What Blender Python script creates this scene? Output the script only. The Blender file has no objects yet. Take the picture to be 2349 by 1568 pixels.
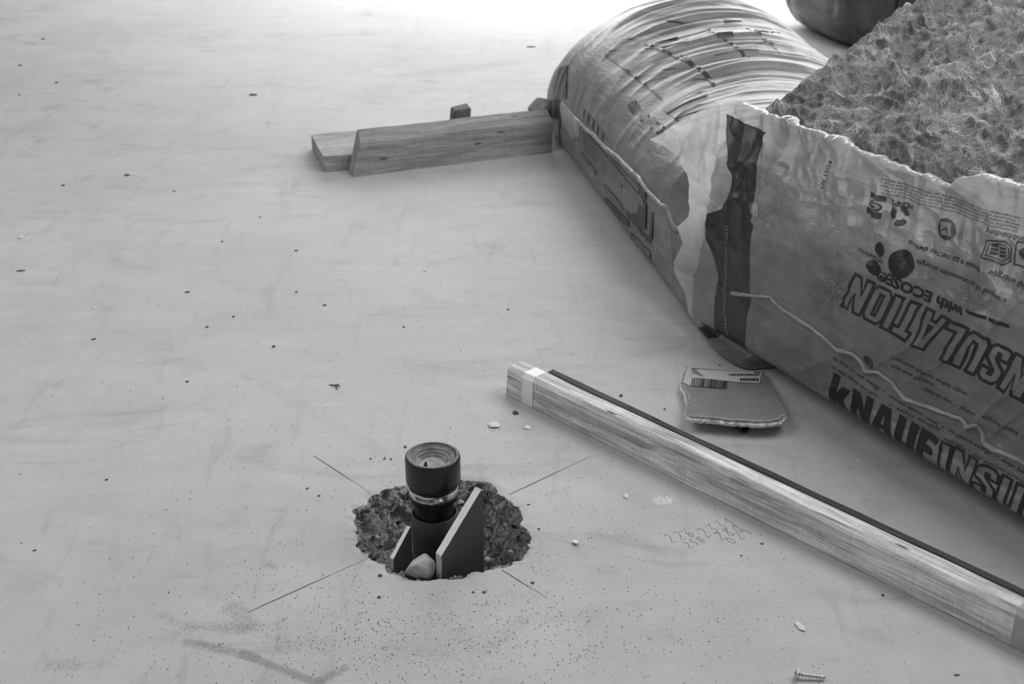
import bpy, bmesh, math, random
import numpy as np
from mathutils import Vector, Matrix
from mathutils.geometry import tessellate_polygon

# ------------------------------------------------------------------ camera, world, lights, exposure
scene = bpy.context.scene
COL = scene.collection
W, H = 2349, 1568
FPX = W * 50.0 / 36.0
PITCH = math.radians(26.0)
CAMZ = 1.65
cd = bpy.data.cameras.new('camera'); cam = bpy.data.objects.new('camera', cd); COL.objects.link(cam)
cam.location = (0, 0, CAMZ); cam.rotation_euler = (math.radians(90) - PITCH, 0, 0)
cd.lens = 50; cd.sensor_width = 36; cd.sensor_fit = 'HORIZONTAL'; cd.clip_start = .05; cd.clip_end = 100
cd.dof.use_dof = True; cd.dof.focus_distance = 3.0; cd.dof.aperture_fstop = 6.3
scene.camera = cam

world = bpy.data.worlds.new('overcast_daylight'); scene.world = world; world.use_nodes = True
bg = world.node_tree.nodes['Background']
bg.inputs[0].default_value = (1, 1, 1, 1); bg.inputs[1].default_value = .18

def area(name, loc, target, sx, sy, power):
    l = bpy.data.lights.new(name, 'AREA'); l.shape = 'RECTANGLE'; l.size = sx; l.size_y = sy; l.energy = power
    o = bpy.data.objects.new(name, l); COL.objects.link(o); o.location = loc
    d = Vector(target) - Vector(loc); o.rotation_euler = d.to_track_quat('-Z', 'Y').to_euler()
    return o
area('window_daylight', (1.3, 8.6, 1.7), (0.0, 4.4, 0.2), 6.8, 2.0, 300)      # large window opening behind the bags
area('overhead_fill', (2.1, 3.3, 3.0), (0.6, 2.3, 0), 2.4, 2.0, 72)             # added lamp out of view above the bags, fills the foreground
area('left_floor_fill', (-2.9, 2.8, 4.0), (-.8, 2.4, 0), 2.6, 2.6, 58)                # added lamp out of view, brightens the bare floor at left

vs = scene.view_settings
vs.view_transform = 'Standard'; vs.look = 'None'; vs.gamma = 1; vs.use_curve_mapping = False; vs.exposure = 0.1

# ------------------------------------------------------------------ helpers
rng = np.random.default_rng(7); random.seed(7)

def at(px, py, z=0.0):
    """world point at height z that the photograph shows at pixel px, py"""
    dx = (px - W / 2) / FPX; dy = (H / 2 - py) / FPX
    d = (dx, math.cos(PITCH) + dy * math.sin(PITCH), -math.sin(PITCH) + dy * math.cos(PITCH))
    t = (z - CAMZ) / d[2]
    return Vector((d[0] * t, d[1] * t, z))

def _hash(ix, iy, seed):
    h = (ix.astype(np.int64) * 374761393 + iy.astype(np.int64) * 668265263 + seed * 982451653) & 0x7fffffff
    h = (h ^ (h >> 13)) * 1274126177 & 0x7fffffff
    h = (h ^ (h >> 16)) & 0x7fffffff
    return h / 0x7fffffff

def noise(x, y, seed=0):
    x = np.asarray(x, float); y = np.asarray(y, float)
    ix = np.floor(x).astype(np.int64); iy = np.floor(y).astype(np.int64)
    fx = x - ix; fy = y - iy
    fx = fx * fx * fx * (fx * (fx * 6 - 15) + 10); fy = fy * fy * fy * (fy * (fy * 6 - 15) + 10)
    a = _hash(ix, iy, seed); b = _hash(ix + 1, iy, seed); c = _hash(ix, iy + 1, seed); d = _hash(ix + 1, iy + 1, seed)
    return (a + (b - a) * fx) * (1 - fy) + (c + (d - c) * fx) * fy - .5      # -.5 .. .5

def fbm(x, y, oct=4, seed=0):
    s = 0; a = 1
    for i in range(oct):
        s = s + a * noise(x * 2 ** i, y * 2 ** i, seed + 17 * i); a *= .5
    return s

def ridge(x, y, seed=0):
    return 1 - np.abs(noise(x, y, seed)) * 4       # 1 on the crease, falls to -1

class NT:
    def __init__(s, name):
        s.m = bpy.data.materials.new(name); s.m.use_nodes = True; s.t = s.m.node_tree; s.t.nodes.clear()
        s.out = s.t.nodes.new('ShaderNodeOutputMaterial')
    def n(s, typ, ins=None, **at_):
        nd = s.t.nodes.new('ShaderNode' + typ)
        for k, v in at_.items(): setattr(nd, k, v)
        for k, v in (ins or {}).items():
            if isinstance(v, bpy.types.NodeSocket): s.t.links.new(v, nd.inputs[k])
            else: nd.inputs[k].default_value = v
        return nd
    def math(s, op, a, b=0.0, c=None, clamp=False):
        ins = {0: a, 1: b}
        if c is not None: ins[2] = c
        return s.n('Math', ins, operation=op, use_clamp=clamp).outputs[0]
    def ramp(s, fac, stops):
        r = s.n('ValToRGB', {0: fac}); cr = r.color_ramp
        while len(cr.elements) < len(stops): cr.elements.new(.5)
        for e, (p, v) in zip(cr.elements, stops): e.position = p; e.color = (v, v, v, 1)
        return r.outputs[0]
    def mix(s, fac, a, b):
        r = s.n('Mix', data_type='FLOAT')
        for i, v in ((0, fac), (2, a), (3, b)):
            if isinstance(v, bpy.types.NodeSocket): s.t.links.new(v, r.inputs[i])
            else: r.inputs[i].default_value = v
        return r.outputs[0]
    def coord(s, scale=(1, 1, 1), rot=(0, 0, 0), which='Object'):
        c = s.n('TexCoord').outputs[which]
        return s.n('Mapping', {'Vector': c, 'Scale': scale, 'Rotation': rot}).outputs[0]
    def noise(s, vec, scale, detail=4, rough=.55, dist=0.0):
        return s.n('TexNoise', {'Vector': vec, 'Scale': scale, 'Detail': detail, 'Roughness': rough, 'Distortion': dist}).outputs[0]
    def bsdf(s, col, rough=.6, spec=.5, bump=None, bstr=.3, bdist=.01, metal=0.0):
        b = s.n('BsdfPrincipled', {'Specular IOR Level': spec, 'Metallic': metal})
        for k, v in (('Base Color', col), ('Roughness', rough)):
            if isinstance(v, bpy.types.NodeSocket): s.t.links.new(v, b.inputs[k])
            elif k == 'Base Color': b.inputs[k].default_value = (v, v, v, 1)
            else: b.inputs[k].default_value = v
        if bump is not None:
            bp = s.n('Bump', {'Height': bump, 'Strength': bstr, 'Distance': bdist})
            s.t.links.new(bp.outputs[0], b.inputs['Normal'])
        return b.outputs[0]
    def done(s, sh):
        s.t.links.new(sh, s.out.inputs[0]); return s.m

def plain(name, v, rough=.6, spec=.4, metal=0.0, var=.25, scale=20):
    t = NT(name); c = t.coord()
    nz = t.noise(c, scale, 5)
    col = t.ramp(nz, [(.3, max(0, v * (1 - var))), (.7, v * (1 + var))])
    return t.done(t.bsdf(col, rough, spec, nz, .15, .004, metal))

def link(o, parent=None):
    COL.objects.link(o)
    if parent is not None: o.parent = parent
    return o

def mesh(name, verts, faces, mat=None, parent=None, smooth=False):
    me = bpy.data.meshes.new(name); me.from_pydata([tuple(map(float, v)) for v in verts], [], faces); me.update()
    if mat: me.materials.append(mat)
    if smooth: me.polygons.foreach_set('use_smooth', [True] * len(me.polygons))
    return link(bpy.data.objects.new(name, me), parent)

def from_bm(name, bm, mat=None, parent=None, smooth=False):
    bmesh.ops.recalc_face_normals(bm, faces=bm.faces)
    me = bpy.data.meshes.new(name); bm.to_mesh(me); bm.free()
    if mat: me.materials.append(mat)
    if smooth: me.polygons.foreach_set('use_smooth', [True] * len(me.polygons))
    return link(bpy.data.objects.new(name, me), parent)

def grid_faces(nu, nv, wrap=False):
    i, j = np.meshgrid(np.arange(nu if wrap else nu - 1), np.arange(nv - 1), indexing='ij')
    i = i.ravel(); j = j.ravel(); i2 = (i + 1) % nu
    return np.stack([i * nv + j, i2 * nv + j, i2 * nv + j + 1, i * nv + j + 1], 1).tolist()

def empty(name, loc=(0, 0, 0), rz=0):
    o = bpy.data.objects.new(name, None); o.location = loc; o.rotation_euler = (0, 0, rz); o.empty_display_size = .05
    return link(o)

def tag(o, label, cat, group=None):
    o['label'] = label; o['category'] = cat
    if group: o['group'] = group
    return o

def structure(o): o['kind'] = 'structure'; return o

# ------------------------------------------------------------------ materials
def mat_floor():
    t = NT('screed_concrete'); c = t.coord()
    n1 = t.noise(c, .9, 5, .6); n2 = t.noise(c, 6, 6, .65, .6); n3 = t.noise(c, 60, 4, .6)
    st = t.noise(t.coord((3.0, 14, 1), (0, 0, .55)), 1.0, 5, .6, .4)          # trowel streaks
    st2 = t.noise(t.coord((20, 3.5, 1), (0, 0, .35)), 1.0, 6, .65, .8)
    v = t.math('ADD', t.ramp(n1, [(.3, .40), (.7, .50)]), t.ramp(n2, [(.32, 0), (.7, .045)]))
    v = t.math('ADD', v, t.ramp(st, [(.35, 0), (.65, .03)]))
    v = t.math('ADD', v, t.math('MULTIPLY', t.math('SUBTRACT', n3, .5), .05))
    v = t.math('SUBTRACT', v, t.ramp(st2, [(.56, 0), (.74, .075)]))
    blot = t.noise(t.coord((1.6, 3.2, 1), (0, 0, -.3)), 1.5, 7, .7, 1.4); v = t.math('SUBTRACT', v, t.ramp(blot, [(.54, 0), (.70, .085)]))
    scr = t.noise(t.coord((2.2, 60, 1), (0, 0, .62)), 1.0, 4, .6, .25); v = t.math('ADD', v, t.ramp(scr, [(.66, 0), (.75, .07)]))
    # grit trodden into the surface, densest in front of the hole
    d = t.n('VectorMath', {0: c, 1: (-.18, 2.12, 0)}, operation='DISTANCE').outputs['Value']
    near = t.ramp(d, [(.10, 1), (.85, 0)])
    def specks(scale, rad, dens):
        vo = t.n('TexVoronoi', {'Vector': c, 'Scale': scale, 'Randomness': 1.0})
        dot = t.ramp(vo.outputs['Distance'], [(rad * .6, 1), (rad, 0)])
        keep = t.math('GREATER_THAN', t.n('SeparateColor', {0: vo.outputs['Color']}).outputs[0], dens)
        return t.math('MULTIPLY', dot, keep)
    patch = t.ramp(t.noise(c, 5.5, 4, .6, .5), [(.42, .12), (.62, 1)])
    sp = t.math('MULTIPLY', specks(330, .30, .35), t.math('MULTIPLY', t.math('MULTIPLY', near, patch), .8))
    sp = t.math('ADD', sp, t.math('MULTIPLY', specks(120, .16, .72), .8))
    sp = t.math('ADD', sp, t.math('MULTIPLY', specks(70, .10, .86), t.math('ADD', near, .4)), clamp=True)
    # scuffed sweep marks with their own outline
    wob = t.noise(c, 9, 3, .6)
    def capsule(a, b, r, amt, thr=.46, sc=26):
        ab = (b[0] - a[0], b[1] - a[1], 0); L2 = ab[0] ** 2 + ab[1] ** 2
        pa = t.n('VectorMath', {0: c, 1: (a[0], a[1], 0)}, operation='SUBTRACT').outputs[0]
        k = t.math('DIVIDE', t.n('VectorMath', {0: pa, 1: ab}, operation='DOT_PRODUCT').outputs['Value'], L2, clamp=True)
        on = t.n('VectorMath', {0: ab, 'Scale': k}, operation='SCALE').outputs[0]
        dd = t.n('VectorMath', {0: pa, 1: on}, operation='DISTANCE').outputs['Value']
        dd = t.math('ADD', dd, t.math('MULTIPLY', t.math('SUBTRACT', wob, .5), r * 1.2))
        m = t.ramp(t.math('DIVIDE', dd, r), [(.35, 1), (1, 0)])
        g = t.ramp(t.noise(c, sc * 6, 5, .75), [(thr - .05, 0), (thr + .09, 1)])
        return t.math('MULTIPLY', t.math('MULTIPLY', m, g), amt)
    marks = 0.0
    for a, b, r, amt, thr in (((-.60, 2.12), (-.47, 2.077), .016, .9, .44), ((-.49, 2.083), (-.34, 2.00), .012, .9, .36),
                              ((-.665, 2.20), (-.60, 2.155), .018, .7, .5), ((-.60, 2.165), (-.50, 2.155), .018, .7, .5),
                              ((-.53, 2.225), (-.495, 2.165), .028, .8, .48), ((-.60, 2.28), (-.57, 2.26), .03, .6, .52),
                              ((-.34, 2.01), (-.30, 2.045), .012, .7, .4), ((-.42, 2.13), (-.36, 2.10), .05, .6, .54),
                              ((-.25, 2.06), (-.02, 2.08), .09, .55, .56), ((-.05, 2.09), (.02, 2.18), .018, .35, .46),
                              ((.02, 2.19), (.14, 2.20), .03, .35, .5), ((-.62, 3.15), (-.25, 2.75), .03, .25, .48),
                              ((-1.31, 3.45), (-1.2, 3.3), .08, .5, .54), ((-.83, 2.06), (-.79, 2.05), .02, .6, .48),
                              ((.14, 2.42), (.22, 2.47), .04, .25, .48), ((-.49, 2.365), (-.475, 2.36), .012, .7, .45),
                              ((.28, 2.42), (.34, 2.40), .02, .4, .5)):
        marks = t.math('ADD', marks, capsule(a, b, r, amt, thr))
    pale = t.ramp(t.noise(c, 3.3, 6, .7, 1.2), [(.66, 0), (.78, .07)])
    dust = t.math('ADD', t.math('ADD', capsule((.20, 2.62), (.13, 2.67), .05, .45, .56, 40), capsule((.318, 2.602), (.335, 2.606), .022, .9, .46, 20)),
                  capsule((-.08, 2.93), (.02, 2.86), .03, .5, .56, 40))
    v = t.math('ADD', t.math('ADD', v, pale), t.math('MULTIPLY', dust, .28))
    v = t.math('MULTIPLY', v, t.math('SUBTRACT', 1, t.math('MULTIPLY', sp, .68)))
    v = t.math('MULTIPLY', v, t.math('SUBTRACT', 1, t.math('MULTIPLY', t.math('MINIMUM', marks, 1), .40)))
    rough = t.ramp(n2, [(.3, .68), (.7, .82)])
    bump = t.math('ADD', t.math('MULTIPLY', n2, .6), t.math('MULTIPLY', n3, .18))
    return t.done(t.bsdf(v, rough, .4, bump, .25, .004))

def mat_rubble():
    t = NT('broken_concrete'); c = t.coord()
    n1 = t.noise(c, 26, 6, .75, .6); n2 = t.noise(c, 130, 5, .75); n3 = t.noise(c, 9, 3)
    vo = t.n('TexVoronoi', {'Vector': c, 'Scale': 85.0}).outputs['Distance']
    v = t.math('MULTIPLY', t.ramp(n2, [(.36, .14), (.5, .50), (.66, .85)]), t.ramp(n1, [(.3, .7), (.68, 1.25)]))
    v = t.math('ADD', v, t.ramp(n3, [(.45, 0), (.75, .12)]))
    return t.done(t.bsdf(v, .9, .2, t.math('ADD', n2, vo), 1.0, .012))

def mat_wood(name, lo, hi, streak=.35, knots=True):
    t = NT(name)
    g = t.noise(t.coord((2.2, 60, 60)), 2.4, 8, .7, .5)                    # long grain
    w = t.noise(t.coord((1.6, 14, 14)), 2.0, 5, .65, 1.0)                  # grey weathering patches
    fine = t.noise(t.coord((14, 420, 420)), 1.0, 4, .75, .3)
    saw = t.noise(t.coord((160, 12, 12)), 1.0, 3, .6, .4)                  # saw marks across
    k = t.n('TexVoronoi', {'Vector': t.coord((3.1, 13, 13)), 'Scale': 1.7, 'Randomness': 1.0}).outputs['Distance']
    v = t.mix(t.ramp(g, [(.36, 0), (.64, 1)]), lo, hi)
    v = t.math('MULTIPLY', v, t.ramp(w, [(.34, 1 - streak), (.5, 1.0), (.66, 1.25)]))
    v = t.math('MULTIPLY', v, t.ramp(fine, [(.3, .72), (.65, 1.2)])); v = t.math('MULTIPLY', v, t.ramp(saw, [(.3, .9), (.7, 1.08)]))
    if knots: v = t.math('MULTIPLY', v, t.ramp(k, [(.05, .25), (.11, 1)]))
    return t.done(t.bsdf(v, .8, .2, t.math('ADD', g, fine), .5, .004))

def mat_film(name, v, trans, rough=.3, transl=.35, mottle=.25, top_gain=0):
    t = NT(name); c = t.coord()
    nz = t.noise(c, 7, 5, .6, .7); st = t.noise(t.coord((4, 4, 22), (0.35, .3, .2)), 1.6, 5, .65, .6)
    col = t.math('MULTIPLY', t.ramp(nz, [(.3, v * (1 - mottle)), (.7, v * (1 + mottle))]), t.ramp(st, [(.35, .85), (.66, 1.2)]))
    if top_gain:      # base colour brightened by height towards the torn edge, broken up by noise
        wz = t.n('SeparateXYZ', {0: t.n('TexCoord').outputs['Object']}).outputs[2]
        col = t.math('MULTIPLY', col, t.ramp(t.math('ADD', wz, t.math('MULTIPLY', t.math('SUBTRACT', nz, .5), .35)), [(.36, 1.0), (.56, top_gain)]))
    cr = t.noise(c, 38, 5, .6, 1.2)
    b = t.bsdf(col, rough, .6, t.math('ADD', t.math('MULTIPLY', cr, .35), st), .28, .012)
    tl = t.n('BsdfTranslucent', {'Color': (.85, .85, .85, 1)}).outputs[0]
    tr = t.n('BsdfTransparent').outputs[0]
    sh = t.n('MixShader', {0: transl, 1: b, 2: tl}).outputs[0]
    sh = t.n('MixShader', {0: trans, 1: sh, 2: tr}).outputs[0]
    return t.done(sh)

def mat_wool():
    t = NT('mineral_wool'); c = t.coord()
    wv = t.n('VectorMath', {0: c, 1: t.n('VectorMath', {0: t.n('TexNoise', {'Vector': c, 'Scale': 5.0, 'Detail': 3.0}).outputs['Color'], 'Scale': .22}, operation='SCALE').outputs[0]}, operation='ADD').outputs[0]
    mp = t.n('Mapping', {'Vector': wv, 'Scale': (1, 2.4, 1.6), 'Rotation': (0, 0, -.6)}).outputs[0]
    big = t.noise(mp, 6.5, 5, .62, 1.0)
    mp2 = t.n('Mapping', {'Vector': wv, 'Scale': (1, 4.2, 3), 'Rotation': (0, 0, -.75)}).outputs[0]
    fib = t.noise(mp2, 42, 8, .8, 1.8)
    fine = t.noise(c, 320, 4, .8, .4)
    v = t.ramp(big, [(.32, .34), (.5, .54), (.56, .62), (.66, 1.0)])
    v = t.math('MULTIPLY', v, t.ramp(fib, [(.34, .35), (.5, 1.0), (.66, 1.55)]))
    v = t.math('MULTIPLY', v, t.ramp(fine, [(.3, .55), (.7, 1.45)]))
    return t.done(t.bsdf(v, .95, .1, t.math('ADD', t.math('MULTIPLY', fib, 1.4), fine), 1.0, .014))

M_FLOOR = mat_floor(); M_RUB = mat_rubble()
M_BEAM = mat_wood('weathered_batten_wood', .50, .88, .45); M_BEAM2 = mat_wood('old_board_wood', .26, .40, .25)
M_BOARD = mat_wood('pale_board_wood', .30, .46, .2); M_DARKLATH = mat_wood('dark_lath_wood', .05, .10, .2)
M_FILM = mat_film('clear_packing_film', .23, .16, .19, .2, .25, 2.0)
M_FLAP = mat_film('loose_clear_film', .50, .10, .28, .5)
M_BAGB = mat_film('printed_bag_film', .19, .0, .44, .05, .2)
M_BAGC = mat_film('dark_bag_film', .06, .0, .3, .03, .5)
M_SEAM = plain('white_weld_seam', .32, .4, .5)
M_INK = plain('black_print', .018, .38, .45, var=.2)
M_INK2 = plain('grey_print', .045, .4, .4, var=.3)
M_STRIPE = plain('dark_grey_stripe_print', .028, .40, .6, var=.15)
M_LIGHTINK = plain('pale_print', .22, .5)
M_WOOL = mat_wool()
M_FIB = plain('wool_fibre', .72, .9, .1, var=.3, scale=9)
M_TAPE = plain('white_tape', .84, .5, .4, var=.06, scale=60)
M_TAPE2 = plain('masking_tape', .42, .6, .3, var=.08, scale=60)
M_RUBBER = plain('black_rubber', .012, .38, .5, var=.3)
M_PIPE = plain('dark_grey_pvc', .055, .45, .4, var=.08)
M_STEEL = plain('bright_steel', .62, .28, .5, 1.0, .15, 80)
M_PENCIL = plain('pencil_graphite', .085, .6, .3)
M_CERAM = plain('dark_tile_face', .062, .5, .4, var=.06, scale=8)
M_CORE = plain('pale_tile_core', .50, .85, .2, var=.22, scale=160)
M_CUT = plain('white_cut_edge', .92, .8, .2, var=.05, scale=90)
M_BLACKCRUMB = plain('dark_crumb', .10, .85, .2, var=.5, scale=150)
M_WHITE = plain('white_plaster', .72, .85, .2, var=.1, scale=150)

def mat_dusty():
    t = NT('dusty_plug'); c = t.coord()
    n = t.noise(c, 45, 5, .7); f = t.noise(c, 320, 3, .7)
    v = t.math('MULTIPLY', t.ramp(n, [(.3, .22), (.7, .55)]), t.ramp(f, [(.35, .7), (.7, 1.4)]))
    return t.done(t.bsdf(v, .9, .2, f, .5, .003))
M_DUST = mat_dusty()
def mat_rimrubber():
    t = NT('dust_specked_rubber'); c = t.coord()
    f = t.noise(c, 420, 3, .7)
    return t.done(t.bsdf(t.ramp(f, [(.55, .014), (.64, .42)]), .5, .5, f, .2, .002))
M_RIM = mat_rimrubber()

# ------------------------------------------------------------------ floor with the broken-out hole
RIM = [(808,1190),(814,1166),(838,1150),(852,1136),(880,1126),(905,1117),(935,1108),(990,1100),(1055,1097),(1100,1099),(1130,1110),(1148,1133),(1168,1146),
       (1180,1160),(1200,1172),(1196,1194),(1206,1215),(1222,1240),(1212,1262),(1185,1280),(1150,1297),(1110,1304),(1070,1315),(1045,1322),
       (1000,1325),(960,1329),(915,1322),(880,1300),(855,1281),(830,1258),(822,1230),(811,1206)]
HC = Vector((-.152, 2.49, 0))
rp = [(at(*p) - HC) for p in RIM]
ang = np.array([math.atan2(p.y, p.x) for p in rp]); rad = np.array([p.length for p in rp])
o_ = np.argsort(ang); ang = ang[o_]; rad = rad[o_]
NA = 480
TH = np.linspace(-math.pi, math.pi, NA, endpoint=False)
RR = np.interp(TH, ang, rad, period=2 * math.pi)
RR = RR + .012 * noise(TH * 8, TH * 0, 3) + .007 * noise(TH * 18, TH * 0 + 2, 5) + .003 * noise(TH * 42, TH * 0 + 4, 6)
RR[0] = (RR[1] + RR[-1]) / 2

RRS = np.convolve(np.r_[RR, RR, RR], np.ones(41) / 41, 'same')[NA:2 * NA]
def ring(r, z):
    return np.stack([HC.x + r * np.cos(TH), HC.y + r * np.sin(TH), np.broadcast_to(z, TH.shape)], 1)
rings = []
spall = .004 * np.clip(noise(TH * 6, TH * 0, 21) + .25, 0, 1)
for k, e in enumerate([0, .004, .009, .016, .026, .04, .06, .1, .2, .4, .8, 1.6, 3.2, 6.4, 14]):
    z = -(spall + .002) * max(0, 1 - e / .018) ** 1.5 + (.0012 * noise(TH * 14, TH * 0 + k * .4, 8) if 0 < e < .02 else 0)
    k_ = min(1, e / .03); rings.append(ring(RR * (1 - k_) + RRS * k_ + e if e < 1 else RR * 0 + .18 + e, z))
V = np.stack(rings, 1).reshape(-1, 3)
floor = structure(mesh('floor', V, [f[::-1] for f in grid_faces(NA, len(rings), True)], M_FLOOR))
# the rough bowl below
bowl = []
fr = [1.0, .985, .965, .945, .92, .89, .86, .83, .80, .76, .72, .68, .63, .58, .52, .46, .4, .33, .26, .18, .1, .02]
dz = [-.0, -.012, -.024, -.036, -.048, -.059, -.069, -.078, -.086, -.094, -.101, -.107, -.112, -.116, -.12, -.124, -.128, -.15, -.15, -.15, -.15, -.15]
NB = 60
tt = np.linspace(0, 1, NB)
frs = np.interp(tt, np.linspace(0, 1, len(fr)), fr); dzs = np.interp(tt, np.linspace(0, 1, len(dz)), dz)
for k in range(NB):
    X = RR * frs[k] * np.cos(TH); Y = RR * frs[k] * np.sin(TH)
    a = min(1, k / 4)
    lump = .030 * fbm(X * 22 + 5, Y * 22 + dzs[k] * 30, 4, 31) + .020 * fbm(X * 70, Y * 70 + dzs[k] * 80, 3, 41)
    z0 = -(spall + .002) if k == 0 else dzs[k] + a * lump
    r = RR * frs[k] + a * .022 * fbm(TH * 5, TH * 0 + k * .35, 4, 51) * (frs[k] > .3)
    bowl.append(ring(r, z0))
V = np.stack(bowl, 1).reshape(-1, 3)
mesh('broken_hole', V, grid_faces(NA, NB, True), M_RUB, floor, True)

def ribbon(name, pts, w, mat, parent, z=.0006):
    pts = [Vector((p[0], p[1], 0)) for p in pts]; vs_ = []; fs = []
    for i, p in enumerate(pts):
        d = (pts[min(i + 1, len(pts) - 1)] - pts[max(i - 1, 0)]); d = d.normalized() if d.length > 0 else Vector((1, 0, 0))
        n = Vector((-d.y, d.x, 0)) * (w[i] if isinstance(w, (list, tuple)) else w) / 2
        vs_ += [(p + n + Vector((0, 0, z))), (p - n + Vector((0, 0, z)))]
        if i: fs.append((2 * i - 2, 2 * i - 1, 2 * i + 1, 2 * i))
    return mesh(name, vs_, fs, mat, parent)
def wobbly(a, b, n=16, amp=.0006):
    a = at(*a); b = at(*b); d = b - a; nn = Vector((-d.y, d.x, 0)).normalized()
    return [a + d * i / n + nn * random.uniform(-amp, amp) for i in range(n + 1)]
for a, b in (((720, 1045), (852, 1131)), ((1150, 1306), (1255, 1371)), ((568, 1404), (846, 1279)), ((1168, 1134), (1352, 1048))):
    pts = wobbly(a, b)
    ribbon('pencil_line', pts, [.0008 + .0016 * math.sin(math.pi * min(1, (i + 1) / 12)) for i in range(len(pts))], M_PENCIL, floor)
# pencilled figures on the screed
DIG = {'2': [(0,.8),(.3,1),(.6,.8),(.5,.5),(0,0),(.7,.05)], '3': [(0,.95),(.6,1),(.25,.6),(.6,.35),(.35,0),(0,.1)], '1': [(0,.6),(.35,1),(.4,0)],
       '0': [(.3,1),(.05,.6),(.1,.1),(.4,0),(.6,.4),(.5,.9),(.3,1)], '8': [(.5,.9),(.2,1),(.15,.7),(.55,.35),(.4,0),(.1,.15),(.2,.5),(.5,.8),(.5,.9)],
       '6': [(.5,1),(.1,.5),(.1,.1),(.4,0),(.55,.25),(.3,.45),(.1,.3)], '5': [(.6,1),(.15,1),(.1,.6),(.45,.55),(.5,.15),(.1,0)]}
def figures(txt, p0, p1, hpx):
    a = at(*p0); b = at(*p1); d = (b - a); n = len(txt); ex = d.normalized(); ey = Vector((-ex.y, ex.x, 0)); st = d.length / n; hh = hpx
    for i, ch in enumerate(txt):
        if ch == ' ': continue
        pts = [a + ex * (st * (i + .8 * x)) + ey * hh * y for x, y in DIG[ch]]
        ribbon('pencilled_figure', pts, .0011, M_PENCIL2, floor)
M_PENCIL2 = plain('faint_graphite', .20, .6, .3)
figures('2331', (1622, 1232), (1702, 1200), .035); figures('280', (1655, 1238), (1716, 1215), .03); figures('021', (1682, 1248), (1735, 1216), .024)
figures('226', (1542, 1246), (1605, 1225), .035); figures('250', (1582, 1258), (1628, 1240), .025)

# ------------------------------------------------------------------ drain pipe in the hole
def lathe(name, prof, mat, parent, seg=96, smooth=True):
    a = np.linspace(0, 2 * math.pi, seg, endpoint=False); vs_ = []
    for r, z in prof: vs_.append(np.stack([r * np.cos(a), r * np.sin(a), 0 * a + z], 1))
    V_ = np.stack(vs_, 1).reshape(-1, 3)
    o = mesh(name, V_, grid_faces(seg, len(prof), True), mat, parent, smooth)
    return o
pipe = tag(empty('drain_pipe', (-.161, 2.49, 0), .1), 'black capped drain pipe with steel clamp standing in the floor hole', 'pipe')
lathe('sleeve', [(.0475, -.16), (.0475, .0), (.0475, .046), (.0465, .047), (.0452, .0465), (.0452, -.05)], M_PIPE, pipe)
lathe('neck', [(.0415, -.02), (.0415, .045), (.0415, .068), (.0435, .074), (.045, .078), (.045, .09)], M_RUBBER, pipe)
cap = lathe('rubber_cap', [(.0480, .080), (.0490, .081), (.0492, .112), (.0500, .115), (.0545, .121), (.0560, .125), (.0562, .130), (.0562, .176), (.0552, .1795), (.0535, .1808)], M_RUBBER, pipe)
lathe('rim', [(.0537, .1809), (.0505, .1815), (.0470, .1809), (.0455, .1790)], M_RIM, cap)
lathe('plug', [(.0455, .1792), (.0438, .1735), (.0412, .1733), (.0408, .1755), (.0396, .1755), (.0390, .1690), (.0352, .1688), (.0347, .1712), (.0335, .1712), (.0328, .1640), (.0300, .1636), (.0296, .1655), (.0284, .1655), (.0276, .1600), (.0, .1590)], M_DUST, cap, 96, False)
bm = bmesh.new(); bmesh.ops.create_cone(bm, cap_ends=True, segments=10, radius1=.0055, radius2=.003, depth=.012)
kn = from_bm('plug_knob', bm, M_RUBBER, cap); kn.location = (-.0150, -.0105, .1655); kn.rotation_euler = (.15, .1, 0); kn.scale = (.75, 1, 1)
clamp = lathe('hose_clamp', [(.0499, .0935), (.0506, .0932), (.0508, .0940), (.0508, .1095), (.0506, .1102), (.0499, .1100)], M_STEEL, pipe)
th0 = math.radians(-82)
bm = bmesh.new()
for zz, th_ in ((0, 0.0055),):
    bmesh.ops.create_cube(bm, size=1, matrix=Matrix.Diagonal((.022, .008, .013, 1)))
bmesh.ops.bevel(bm, geom=bm.edges[:], offset=.0025, segments=3, affect='EDGES')
hs = from_bm('clamp_housing', bm, M_STEEL, clamp, True); hs.location = (.0545 * math.cos(th0), .0545 * math.sin(th0), .1025); hs.rotation_euler = (0, 0, th0 + math.pi / 2)
bm = bmesh.new(); bmesh.ops.create_cone(bm, cap_ends=True, segments=6, radius1=.004, radius2=.004, depth=.007, matrix=Matrix.Translation((-.0155, -.0005, -.002)) @ Matrix.Rotation(math.pi / 2, 4, 'Y'))
bmesh.ops.create_cone(bm, cap_ends=True, segments=12, radius1=.0022, radius2=.0022, depth=.008, matrix=Matrix.Translation((-.011, -.0005, -.002)) @ Matrix.Rotation(math.pi / 2, 4, 'Y'))
from_bm('clamp_screw', bm, M_STEEL, hs)
bm = bmesh.new()
for i in range(13):
    aa = th0 - .30 - i * .055
    bmesh.ops.create_cube(bm, size=1, matrix=Matrix.Translation((.0509 * math.cos(aa), .0509 * math.sin(aa), .102)) @ Matrix.Rotation(aa, 4, 'Z') @ Matrix.Rotation(.25, 4, 'X') @ Matrix.Diagonal((.0006, .0013, .008, 1)))
from_bm('clamp_slots', bm, M_RUBBER, clamp)

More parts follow.
